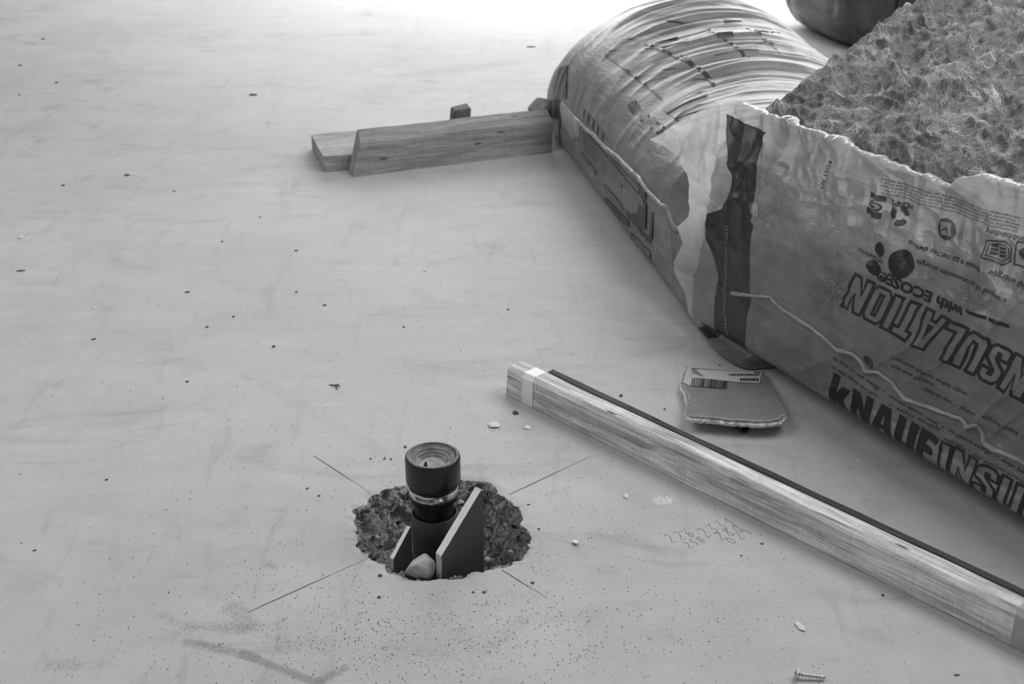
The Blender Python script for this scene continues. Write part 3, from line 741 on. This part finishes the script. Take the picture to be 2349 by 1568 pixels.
LINES = ['Механичният ефект на влакната може да причини временен сърбеж', '◦ Mehanski učinki vlaken v stiku s kožo lahko povzročijo začasni srbež ◦',
         'Efektet mekanike të fibrave në kontakt me lëkurën mund të shkaktojnë kruajtje', 'Mehanički učinak vlakana u dodiru s kožom može izazvati privremeni svrbež ◦',
         'Die mechanische Wirkung der Fasern kann vorübergehendes Jucken auf der Haut verursachen']
for i, l in enumerate(LINES):
    y0 = .607 - .0068 * i; put_text('fine_print', l, (.815, y0 + .030), (.428 + .004 * i, y0), .0046, M_INK2, .1)
put_text('web_address', 'www.knaufinsulation.com', (.036, .070), (-.030, .345), .014, M_LIGHTINK, .2, .0, .01, .0026)
def disc(name, s0, h0, rx, ry, mat, n=28, r_in=0.0, tilt=0.0, lift=.0016):
    vs2 = []; fs = []; m_ = 5
    for j in range(m_):
        k = r_in + (1 - r_in) * j / (m_ - 1) if r_in else max(.02, j / (m_ - 1))
        for i in range(n):
            a = 2 * math.pi * i / n; X = rx * k * math.cos(a); Y = ry * k * math.sin(a)
            vs2.append((s0 + X * math.cos(tilt) - Y * math.sin(tilt), h0 + X * math.sin(tilt) + Y * math.cos(tilt)))
    for j in range(m_ - 1): fs += [(j * n + i, j * n + (i + 1) % n, (j + 1) * n + (i + 1) % n, (j + 1) * n + i) for i in range(n)]
    if not r_in: fs.append(tuple(range(n)))
    return on_film(name, vs2, fs, mat, None, lift)
def quad_print(name, pts, mat, lift=.0016, size=.008):
    tris = tessellate_polygon([[Vector((x, y, 0)) for x, y in pts]]); v2, f2 = refine(pts, tris, size); return on_film(name, v2, f2, mat, None, lift)
# petal emblem
disc('emblem_petal', .541, .446, .036, .030, M_INK, 28, 0, .2); disc('emblem_petal', .472, .455, .014, .016, M_INK, 24, 0, .6); disc('emblem_petal', .470, .413, .021, .015, M_INK, 24, 0, -.3)
quad_print('print_bar', [(.742, .421), (.800, .427), (.800, .420), (.742, .414)], M_INK); quad_print('print_bar', [(.806, .428), (.860, .433), (.860, .426), (.806, .421)], M_INK)
# blot under the seam
disc('print_blot', .523, .210, .018, .010, M_STRIPE, 24, 0, -.3)
# recycling block with oval, ring of arrows, tick disc, shield
quad_print('badge', [(.404, .566), (.458, .572), (.458, .560), (.404, .554)], M_INK2); quad_print('badge', [(.402, .530), (.456, .534), (.456, .520), (.402, .516)], M_INK2)
disc('badge', .430, .543, .024, .010, M_INK2, 28, 0, .1); disc('badge', .430, .543, .019, .007, M_LIGHTINK, 24, .55, .1, .0024)
for k in range(3):
    a0 = k * 2.094 + .3; pts = []
    for q in np.linspace(0, 1.45, 8): pts.append((.500 + .024 * math.cos(a0 + q), .541 + .022 * math.sin(a0 + q)))
    for q in np.linspace(1.45, 0, 8): pts.append((.500 + .011 * math.cos(a0 + q), .541 + .010 * math.sin(a0 + q)))
    quad_print('recycling_arrow', pts, M_INK2)
disc('tick_badge', .637, .556, .026, .022, M_INK2, 32)
quad_print('tick_badge', [(.618, .567), (.648, .572), (.656, .547), (.627, .541)], M_LIGHTINK, .0024)
quad_print('tick_badge', [(.640, .563), (.648, .548), (.645, .548), (.638, .556), (.622, .546)], M_INK2, .0032)
def rect_line(name, pts, w, mat):
    v2, f2 = stroke_glyph([pts], w); v2, f2 = refine(v2, f2, .008); return on_film(name, v2, f2, mat)
rect_line('shield_badge', [(.752, .570), (.795, .582), (.812, .574), (.812, .545), (.798, .533), (.752, .536)], .003, M_INK2)
rect_line('shield_badge', [(.758, .565), (.794, .575), (.806, .570), (.806, .548), (.795, .539), (.758, .542)], .0018, M_INK2)
for yy in (.548, .556, .564): quad_print('shield_badge', [(.764, yy + .003), (.780, yy + .005), (.780, yy), (.764, yy - .002)], M_INK2); quad_print('shield_badge', [(.785, yy + .004), (.800, yy + .006), (.800, yy + .001), (.785, yy - .001)], M_INK2)
rect_line('hand_badge', [(.822, .590), (.86, .596), (.86, .548), (.822, .542)], .003, M_INK2); disc('hand_badge', .845, .572, .013, .012, M_INK2, 20)

# ------------------------------------------------------------------ rear printed bag
B1A = np.array([.115, 5.20]); B1B = np.array([.535, 3.20]); B1L = np.linalg.norm(B1B - B1A); D1 = (B1B - B1A) / B1L; R1 = np.array([-D1[1], D1[0]])
def bag1_pt(l, t, d=0.0, folds=1.0):
    """l 0..1 far end to near end, t 0..1 round the section: under the left side, up, over the top, down the right"""
    l = np.asarray(l, float); t = np.asarray(t, float)
    wid = .92 - .55 * sstep(.40, .95, l); hgt_ = .56 - .10 * sstep(.1, .7, l) - .22 * sstep(.75, 1.0, l); mid = .20
    endc = np.clip(1 - np.clip((.25 - l) / .25, 0, 1) ** 2.4, 0, 1) ** .5; ende = np.clip(1 - np.clip((l - .92) / .08, 0, 1) ** 2.5, 0, 1) ** .5
    ex_ = (.96 + .04 * endc) * (.6 + .4 * ende); ez_ = (.6 + .4 * endc) * (.3 + .7 * ende)
    an = math.pi * (1.30 - 1.60 * t); cx = np.cos(an); sz = np.sin(an); lo = sz < 0
    x = np.where(lo, np.sign(cx) * np.abs(cx) ** (2 / 9), cx)
    zz = np.where(lo, mid * (1 - np.abs(sz) ** (2 / 9)), mid + (hgt_ - mid) * sz) * ez_
    xx = wid / 2 + wid / 2 * x * ex_
    wr = sstep(.34, .47, t + .05 * noise(l * 7, l * 0, 137)); q = l * 30 + 1.1 * noise(t * 4, l * 6, 131)
    fold = (.009 * np.maximum(ridge(q, t * 1.6, 132), -.3) + .006 * ridge(q * 2.3, t * 2.6, 133)) * wr * (.35 + .65 * sstep(.0, .4, noise(l * 5, t * 4, 136) + .3)) + .006 * noise(l * 9, t * 14, 134) + .0022 * ridge(l * 30, t * 18, 135)
    fold = folds * fold * np.minimum(endc * 1.2, 1) + d
    xx = xx + fold * cx; zz = np.maximum(zz + fold * sz, .003)
    ll = l * B1L; bx = B1A[0] + ll * D1[0] + xx * R1[0]; by = B1A[1] + ll * D1[1] + xx * R1[1]
    dist = (bx - O2[0]) * N2[0] + (by - O2[1]) * N2[1]                 # the near end is flattened under the torn bag
    zz = np.where(l > .6, np.minimum(zz, .040 + 2.2 * np.clip(-.02 - dist, 0, 1) + .004 * cx + d), zz)
    return np.stack([bx, by, zz], -1)
NL, NTT = 420, 150
l_, t_ = np.meshgrid(np.linspace(0, 1, NL) ** 1.0, np.linspace(0, 1, NTT), indexing='ij')
bag1 = tag(empty('printed_insulation_bag', (.5, 4.1, 0)), 'full shiny printed insulation bag lying behind the torn bag', 'bag')
O1 = np.array([.5, 4.1, 0])
V = bag1_pt(l_, t_).reshape(-1, 3) - O1
fc = grid_faces(NL, NTT)
ix = np.arange(NL * NTT).reshape(NL, NTT)
for i in range(NL - 1): fc.append((ix[i, 0], ix[i, -1], ix[i + 1, -1], ix[i + 1, 0]))
fc.append(ix[0].tolist()); fc.append(ix[-1].tolist()[::-1])
film1 = mesh('film', V, fc, M_BAGB, bag1, True)
# print on the rear bag, laid out on its skin
PT1 = bag1_pt(l_, t_, 0.0, 0.0).reshape(-1, 3); Q1 = PT1 - np.array([0, 0, CAMZ])
DEP1 = Q1 @ np.array([0, math.cos(PITCH), -math.sin(PITCH)])
PX1 = W / 2 + FPX * Q1[:, 0] / DEP1; PY1 = H / 2 - FPX * (Q1 @ np.array([0, math.sin(PITCH), math.cos(PITCH)])) / DEP1
LT1 = np.stack([l_.ravel(), t_.ravel()], 1)
def skin(px, py):
    d = np.hypot(PX1 - px, PY1 - py); c = np.where(d < d.min() + 7)[0]; c = c[DEP1[c] < DEP1[c].min() + .12]; w_ = 1 / (d[c] + .5) ** 2; return (LT1[c] * w_[:, None]).sum(0) / w_.sum()
def on_bag1(name, pts_lt, fs, mat, lift=.0022, size=.006):
    v2, f2 = refine([tuple(p) for p in pts_lt], fs, size); v2 = np.array(v2)
    if not len(f2): return None
    return mesh(name, bag1_pt(v2[:, 0], v2[:, 1], lift) - O1, f2, mat, film1)
def bag_poly(name, pxs, mat, lift=.0036):
    P_ = [skin(*p) for p in pxs]; tr = [(0, 1, 2, 3)] if len(P_) == 4 else tessellate_polygon([[Vector((p[0], p[1], 0)) for p in P_]]); return on_bag1(name, P_, tr, mat, lift)
def bag_line(name, p0, p1, w, mat, lift=.0036):
    a = skin(*p0); b = skin(*p1); d = b - a; d = d / np.array([1, 1]); e = np.array([-d[1] / 1.6, d[0] * 1.6]); e = e / np.linalg.norm(e * np.array([2.0, 1.25])) * w
    n = 14; vs2 = []; fs = []
    for i in range(n): c_ = a + (b - a) * i / (n - 1); vs2 += [c_ + e, c_ - e]
    fs = [(2 * i, 2 * i + 1, 2 * i + 3, 2 * i + 2) for i in range(n - 1)]; return on_bag1(name, vs2, fs, mat, lift, .006)
M_FADE = plain('faded_print', .11, .35, .5, var=.3)
for l0, l1, t0, t1, mt in ((.012, .048, .10, .66, M_STRIPE), (.905, .935, .10, .60, M_STRIPE)):        # end stripes
    n = 60; l0 > .5 and on_bag1('dark_stripe', [(l0 + (l1 - l0) * j / 3, t0 + (t1 - t0) * i / (n - 1)) for i in range(n) for j in range(4)], grid_faces(n, 4), mt, .003, .01)
bag_poly('dark_stripe', [(1281,160),(1303,147),(1301,190),(1300,228),(1270,225),(1272,190)], M_INK2); bag_poly('dark_stripe', [(1268,232),(1286,242),(1288,290),(1284,338),(1277,332),(1270,290)], M_INK)
for a, b in (((1389,124),(1518,225)), ((1476,98),(1630,177)), ((1616,66),(1720,135)), ((1700,60),(1790,120)), ((1560,126),(1640,196))): bag_line('table_rule', a, b, .0022, M_INK2)
for a, b in (((1389,124),(1470,100)), ((1402,136),(1500,112)), ((1418,150),(1540,120)), ((1440,168),(1550,138)), ((1456,182),(1552,160)), ((1470,196),(1540,176)), ((1500,214),(1622,180)),
             ((1616,66),(1700,60)), ((1620,80),(1708,72)), ((1640,90),(1740,82)), ((1530,44),(1700,28)), ((1490,62),(1600,48)), ((1700,112),(1790,104)), ((1640,130),(1780,118)), ((1600,150),(1760,138)), ((1410,100),(1470,88))): bag_line('table_rule', a, b, .0016, M_INK2)
for q in (((1521,250),(1532,262),(1626,220),(1618,210)), ((1540,264),(1552,276),(1650,245),(1640,236)), ((1500,92),(1556,84),(1556,92),(1500,100)), ((1510,106),(1582,94),(1582,101),(1512,113)), ((1555,276),(1568,286),(1640,262),(1630,254)),
          ((1728,68),(1762,68),(1764,76),(1728,76)), ((1766,70),(1790,70),(1792,76),(1768,77)), ((1645,88),(1680,84),(1684,92),(1648,95)), ((1660,46),(1700,44),(1704,50),(1662,52)), ((1690,116),(1740,112),(1744,117),(1694,121))): bag_poly('print_bar', q, M_INK2)
for q, ch in (((1443,233), '0'), ((1466,253), '1'), ((1488,271), '6'), ((1508,290), '6'), ((1524,310), '6')):
    x, y = q
    for a, b in (((x, y + 8), (x + 16, y)), ((x + 16, y), (x + 22, y + 12)), ((x + 22, y + 12), (x + 6, y + 24)), ((x + 6, y + 24), (x, y + 8)), ((x + 8, y + 14), (x + 15, y + 9))): bag_line('boxed_figure', a, b, .0030, M_INK2, .005)
for k in range(5):                                                                                  # faded word and big word low on the side
    x, y = 1336 + 11 * k, 244 + 13 * k
    bag_poly('faded_letter', [(x, y), (x + 7, y + 7), (x + 6, y + 27), (x - 1, y + 20)], M_FADE)
    x, y = 1360 + 17 * k, 462 + 21 * k
    bag_poly('faded_letter', [(x, y), (x + 11, y + 13), (x + 10, y + 26), (x - 1, y + 13)], M_INK2)
for a, b in (((1330,300),(1400,372)), ((1328,318),(1420,410)), ((1345,330),(1470,470)), ((1400,360),(1480,440)), ((1336,350),(1376,392))): bag_line('print_rule', a, b, .003, M_FADE)
bag_poly('print_block', [(1391,416),(1436,462),(1436,486),(1391,440)], M_FADE); bag_poly('print_block', [(1391,450),(1444,505),(1444,520),(1391,466)], M_INK2)
bag_poly('print_block', [(1469,418),(1487,436),(1487,462),(1470,446)], M_INK); bag_poly('print_block', [(1444,472),(1451,479),(1451,508),(1444,500)], M_INK)
bag_poly('print_block', [(1485,514),(1501,532),(1501,567),(1487,550)], M_INK); bag_poly('print_block', [(1448,528),(1493,580),(1493,594),(1448,545)], M_FADE)
for a, b in (((1456,492),(1466,486)), ((1466,486),(1473,502)), ((1473,502),(1466,518)), ((1466,518),(1456,506)), ((1456,506),(1456,492)), ((1476,500),(1477,540)), ((1482,506),(1483,546))): bag_line('round_mark', a, b, .0035, M_INK)
w1 = []
SM1 = [skin(*p) for p in ((1290,237),(1312,262),(1345,296),(1366,313),(1392,340),(1420,362),(1437,380),(1468,408),(1490,440),(1520,472),(1545,505),(1560,525))]
q1 = poly(SM1, 160); w_ = .004 + .004 * np.abs(noise(q1[:, 0] * 60, q1[:, 0] * 0, 141))
mesh('weld_seam', np.stack([bag1_pt(q1[:, 0], q1[:, 1] + c_ * w_, l_ft) for c_, l_ft in ((-1, .001), (0, .010), (1, .001))], 1).reshape(-1, 3) - O1, grid_faces(160, 3), M_SEAM, film1, True)

# third bag in the back
def pillow(name, loc, rz, hx, hy, hz, mat, seed, tilt=0):
    n, m_ = 120, 60; a, b = np.meshgrid(np.linspace(0, 2 * math.pi, n, endpoint=False), np.linspace(-math.pi / 2, math.pi / 2, m_), indexing='ij')
    f = lambda v, p: np.sign(v) * np.abs(v) ** p
    X = f(np.cos(b), .3) * f(np.cos(a), .4); Y = f(np.cos(b), .3) * f(np.sin(a), .4); Z_ = f(np.sin(b), .4)
    k = 1 + .03 * fbm(a * 4, b * 5, 3, seed) + .012 * ridge(a * 9, b * 3, seed + 1)
    V_ = np.stack([X * hx * k, Y * hy * k, hz + Z_ * hz * (1 + 0 * k)], -1).reshape(-1, 3)
    o = mesh(name, V_, grid_faces(n, m_, True), mat, None, True); o.location = loc; o.rotation_euler = (0, tilt, rz); return o
b3 = tag(empty('dark_bag', (1.78, 6.75, 0), math.radians(20)), 'dark film wrapped bag standing far behind the mineral wool', 'bag')
body = pillow('film', (0, 0, 0), 0, .42, .35, .40, M_BAGC, 151); body.parent = b3
nn_ = 40; a = np.linspace(-.36, .36, nn_)
mesh('dark_band', [(-.20 + .10 * c_, -.362, z) for z in np.linspace(.12, .7, nn_) for c_ in (0, 1)], [(2 * i, 2 * i + 1, 2 * i + 3, 2 * i + 2) for i in range(nn_ - 1)], M_STRIPE, body)

# ------------------------------------------------------------------ board offcut with label, tube
ob = empty('plasterboard_offcut', (.53, 3.08, 0)); tag(ob, 'broken plasterboard offcut with barcode label propped under the torn bag', 'board offcut')
OC = [(1575,838),(1590,843),(1668,849),(1752,851),(1762,870),(1800,938),(1803,950),(1790,962),(1765,966),(1730,967),(1700,965),(1672,963),(1640,959),(1610,957),(1585,955),(1571,950),(1576,925),(1572,900),(1562,882),(1568,860)]
def oc_z(p):      # back edge near the floor, front edge raised on the tube
    return .012 + .030 * np.clip((3.20 - p.y) / .26, 0, 1)
pts = []
for p in OC:
    q = at(*p, .02)
    for _ in range(6): q = at(*p, float(oc_z(q)))
    pts.append(q)
rgo = random.Random(3); dense = []
for i in range(len(pts)):
    a, b = pts[i], pts[(i + 1) % len(pts)]; n = max(1, int((b - a).length / .006))
    for k in range(n):
        q = a + (b - a) * k / n; j = .0016 if 4 < i < 16 or i > 16 else .0003
        dense.append(q + Vector((rgo.uniform(-j, j), rgo.uniform(-j, j), 0)))
base = Vector((.53, 3.08, 0)); nD = len(dense)
cen = sum(dense, Vector()) / nD
top = [p - base for p in dense]; T_ = Vector((0, 0, -.016))
mesh('paper_face', top + [cen - base], [(i, (i + 1) % nD, nD) for i in range(nD)], plain('grey_board_paper', .20, .6, .3, var=.12, scale=14), ob)
low = [p + T_ + Vector((rgo.uniform(-.002, .002), rgo.uniform(-.002, .002), 0)) for p in top]; mid = [p * 1 + T_ * .5 + (p - (cen - base)) * .018 + Vector((rgo.uniform(-.002, .002), rgo.uniform(-.003, .003), 0)) for p in top]
inn = [p + ((cen - base) - p).normalized() * (.004 + .006 * abs(float(noise(i * .21, 0, 161)) * 2)) + Vector((0, 0, .0006)) for i, p in enumerate(top)]
vsx = inn + mid + low + [cen - base + T_]
fs = [(i, (i + 1) % nD, nD + (i + 1) % nD, nD + i) for i in range(nD)] + [(nD + i, nD + (i + 1) % nD, 2 * nD + (i + 1) % nD, 2 * nD + i) for i in range(nD)] + [(2 * nD + (i + 1) % nD, 2 * nD + i, 3 * nD) for i in range(nD)]
mesh('plaster_core', vsx, fs, plain('chalky_core', .72, .9, .2, var=.3, scale=120), ob)
def oc_pt(px, py, lift=.0008):
    q = at(px, py, .02)
    for _ in range(6): q = at(px, py, float(oc_z(q)) + lift)
    return q - base
M_LABEL = plain('paper_label', .50, .6, .3, var=.05)
lab = mesh('paper_label', [oc_pt(*p) for p in [(1592,846),(1670,850),(1748,852),(1742,878),(1690,876),(1640,870),(1600,866),(1588,868)]] + [oc_pt(*p) for p in [(1578,837),(1592,846),(1588,868),(1583,884),(1567,876)]], [tuple(range(8))[::-1], tuple(range(8, 13))[::-1]], M_LABEL, ob)
rb = random.Random(5); xx = 1588.0; bars = []
while xx < 1668:
    w_ = rb.choice([1.2, 1.2, 2.2, 3.4]); f = (xx - 1588) / 80
    y0 = 867 + 6 * f; bars.append([(xx, y0), (xx + w_, y0), (xx + w_ - 2.4, y0 + 18), (xx - 2.4, y0 + 18)]); xx += w_ + rb.choice([1.0, 1.6, 2.6])
bg_ = mesh('barcode_ground', [oc_pt(*p) for p in [(1586,867),(1660,873),(1655,889),(1583,884)]], [(3, 2, 1, 0)], plain('barcode_paper', .32, .6), lab)
vsx = []; fs = []
for b in bars:
    s0 = len(vsx); vsx += [oc_pt(*p, .0014) for p in b]; fs.append((s0 + 3, s0 + 2, s0 + 1, s0))
mesh('barcode_bars', vsx, fs, M_INK, lab)
def label_line(x0, x1, y, hpx, seed, mat=M_INK2):
    r_ = random.Random(seed); vsx = []; fs = []; x = x0
    while x < x1:
        w_ = r_.uniform(2, 4.2); s0 = len(vsx); vsx += [oc_pt(x, y, .0014), oc_pt(x + w_, y, .0014), oc_pt(x + w_, y + hpx, .0014), oc_pt(x, y + hpx, .0014)]; fs.append((s0 + 3, s0 + 2, s0 + 1, s0)); x += w_ + r_.uniform(.6, 2)
    mesh('label_print', vsx, fs, mat, lab)
label_line(1672, 1742, 857, 4, 1); label_line(1698, 1738, 867, 6, 2, M_INK); label_line(1730, 1744, 852.5, 3, 4)

tb = empty('pipe_offcut', at(1700, 990), 0); tag(tb, 'short dark hollow tube offcut peeking from under the plasterboard offcut', 'tube')
rr_, th_, L_ = .0125, .0022, .048
bmv = lathe('tube', [(rr_ - th_, 0), (rr_, 0), (rr_, L_), (rr_ - th_, L_), (rr_ - th_, 0)], plain('dark_tube_plastic', .06, .6, .3), tb, 40)
dtube = Vector((-.020, .045, 0)).normalized()
bmv.rotation_euler = dtube.to_track_quat('Z', 'Y').to_euler(); bmv.location = (.008, -.006, rr_)

# ------------------------------------------------------------------ screw
sc_ = empty('pan_head_screw', at(1832, 1556), 0); tag(sc_, 'shiny pan head screw lying on the bare floor', 'screw')
sh_ = lathe('shank', [(.0, -.001)] + [(r, z) for k in range(7) for r, z in ((.0030, .004 + k * .006), (.0030, .0062 + k * .006), (.0046, .0075 + k * .006), (.0030, .0088 + k * .006))] + [(.0024, .047), (0, .0475)], M_STEEL, sc_, 24)
hd_ = lathe('head', [(0, -.0075), (.004, -.0072), (.0085, -.0045), (.0100, -.001), (.0100, 0), (.003, .0006)], M_STEEL, sc_, 32)
ds = (at(1895, 1560) - at(1832, 1556)).normalized(); ds.z = -.085
for o in (sh_, hd_): o.rotation_euler = ds.to_track_quat('Z', 'Y').to_euler(); o.location = (0, 0, .0102)
bm = bmesh.new()
for a in (0, math.pi / 2): bmesh.ops.create_cube(bm, size=1, matrix=Matrix.Translation((0, 0, -.0068)) @ Matrix.Rotation(a, 4, 'Z') @ Matrix.Diagonal((.007, .0016, .002, 1)))
from_bm('cross_slot', bm, M_RUBBER, hd_)

# ------------------------------------------------------------------ debris lying on the floor
def chip(px, py, rx, ry, hz, ang, mat, name, label, cat, group, seed):
    o = rock(name, 1, seed, mat, 2, .5, (1, 1, 1), 6); c = at(px, py)
    o.scale = (rx, ry, hz); o.rotation_euler = (0, 0, ang); o.location = c + Vector((0, 0, hz * .62)); tag(o, label, cat, group); return o
px2m = lambda py: (CAMZ / math.sin(PITCH + math.atan((py - H / 2) / FPX))) / FPX
def crumb_label(col, x, y, a, b):
    p = at(x, y); dh = (p - HC).length; lx = (p.x - bl.x) * math.cos(ba) + (p.y - bl.y) * math.sin(ba); ly = -(p.x - bl.x) * math.sin(ba) + (p.y - bl.y) * math.cos(ba)
    shape = 'thin %s sliver' % col if a > 2.2 * b else ('%s lump' % col if max(a, b) >= 8 else 'tiny %s crumb' % col)
    if dh < .36: where = 'close to the rim of the broken hole'
    elif lx > -.1 and -.16 < ly < 0: where = 'along the near side of the long batten'
    elif lx > -.1 and 0 <= ly < .3: where = 'between the long batten and the torn bag'
    elif p.y > 4.9: where = 'on the bright floor beyond the flat board'
    elif p.y > 3.6: where = 'on the open floor beside the flat board and timbers'
    elif p.x > .1: where = 'on the floor between the hole and the screw'
    else: where = 'on the scuffed open floor away from the hole'
    return '%s %s' % (shape, where), 'crumb', '%s debris %s' % (col, where)
WH = [(1133,977,14,9,.3),(1210,981,9,6,.5),(1437,1139,6,7,.2),(1835,1438,8,11,.4),(1610,1030,6,4,.1),(1240,1007,3,3,0),(1395,1085,3,3,0),(1970,1055,4,3,0),(1620,985,4,3,0),(305,400,8,3,.3),(215,705,4,4,0),(975,620,4,3,0),(48,545,6,5,.1)]
for i, (x, y, a, b, r) in enumerate(WH):
    k = px2m(y)
    chip(x, y, a * k, b * k * 1.7, min(a, b) * k * .5, r, M_WHITE, 'plaster_crumb', *crumb_label('white', x, y, a, b), 200 + i)
DK = [(1183,948,9,8,.2),(1424,908,6,5,0),(1213,1157,6,2,.2),(1236,1213,4,3,0),(1748,1247,7,2.5,-.3),(1701,1274,5,2,-.2),(2025,1365,5,4,0),(2195,1548,9,3,.1),(930,1025,5,4,0),(850,1052,3,3,0),(882,1052,4,3,0),(897,1053,3,3,0),
      (872,1320,7,5,.3),(870,1370,6,4,.2),(430,875,6,3,.2),(475,750,5,3,0),(430,670,8,3,.1),(745,700,6,3,0),(680,575,6,3,0),(215,778,8,3,.1),(48,621,14,3,.25),(580,218,14,4,.05),(1217,108,16,3,.3),(100,90,6,3,0),(47,150,7,3,0),(130,190,6,3,0),(45,218,5,2,0),
      (628,795,5,4,.2),(536,726,4,3,0),(680,670,4,3,0),(1525,938,4,3,0),(292,402,8,4,0),(145,425,6,3,0),(400,438,5,2,0),(597,498,4,2,0),(510,554,4,3,0),(1165,710,4,3,0),(926,750,4,3,0),(1650,838,4,2,0),(1221,1337,5,4,.8),(705,1120,4,3,0),(245,1100,5,3,0),(80,1262,6,3,.2),(2028,1300,3,2,0),(1990,1290,3,3,0),(732,1137,4,3,0),(1085,1358,5,3,0),(1110,1358,5,4,0)]
for i, (x, y, a, b, r) in enumerate(DK):
    k = px2m(y)
    chip(x, y, .8 * a * k, .8 * b * k * 1.5, min(a, b) * k * .5, r, M_BLACKCRUMB, 'dark_crumb', *crumb_label('dark', x, y, a, b), 300 + i)
mb = empty('metal_stub', at(1320, 1248)); tag(mb, 'tiny shiny metal stub lying right of the broken hole', 'metal stub')
bm = bmesh.new(); bmesh.ops.create_cone(bm, cap_ends=True, segments=16, radius1=.004, radius2=.004, depth=.012); s_ = from_bm('body', bm, M_STEEL, mb); s_.rotation_euler = (math.pi / 2, 0, .9); s_.location = (0, 0, .004)
tw = empty('twig', at(770, 886)); tag(tw, 'short forked dark twig on the floor in the open middle', 'twig')
for p0, p1 in (((-.014, .006), (.012, -.002)), ((.0, .0), (.006, -.018)), ((-.004, .004), (.008, .010))):
    v = Vector((p1[0] - p0[0], p1[1] - p0[1], 0)); bm = bmesh.new(); bmesh.ops.create_cone(bm, cap_ends=True, segments=7, radius1=.0018, radius2=.001, depth=v.length)
    s_ = from_bm('sprig', bm, M_BLACKCRUMB, tw); s_.rotation_euler = v.to_track_quat('Z', 'Y').to_euler(); s_.location = ((p0[0] + p1[0]) / 2, (p0[1] + p1[1]) / 2, .0018)
# fine grit, too many to count
vv = []; ff = []
def grit(n, cx, cy, sx, sy, r0, r1):
    for _ in range(n):
        x, y = rng.normal(cx, sx), rng.normal(cy, sy)
        lx = (x - bl.x) * math.cos(ba) + (y - bl.y) * math.sin(ba); ly = -(x - bl.x) * math.sin(ba) + (y - bl.y) * math.cos(ba)
        if math.hypot(x - HC.x, y - HC.y) < .215 or y < 1.9 or (lx > -.02 and ly > -.004): continue
        r = rng.uniform(r0, r1); a = rng.uniform(0, 6.3); s0 = len(vv)
        for k in range(4): vv.append((x + r * math.cos(a + k * 1.57) * rng.uniform(.6, 1.2), y + r * math.sin(a + k * 1.57) * rng.uniform(.6, 1.2), .0002))
        vv.append((x, y, r * .9))
        for k in range(4): ff.append((s0 + k, s0 + (k + 1) % 4, s0 + 4))
grit(1500, -.15, 2.15, .28, .12, .0006, .0018); grit(500, -.1, 2.6, .4, .25, .0005, .0016); grit(350, .3, 2.5, .35, .3, .0005, .0014); grit(250, -.6, 3.2, .6, .6, .0007, .002)
g_ = mesh('floor_grit', vv, ff, M_BLACKCRUMB, None); g_['kind'] = 'stuff'; tag(g_, 'fine dark grit scattered over the floor around the hole', 'grit')
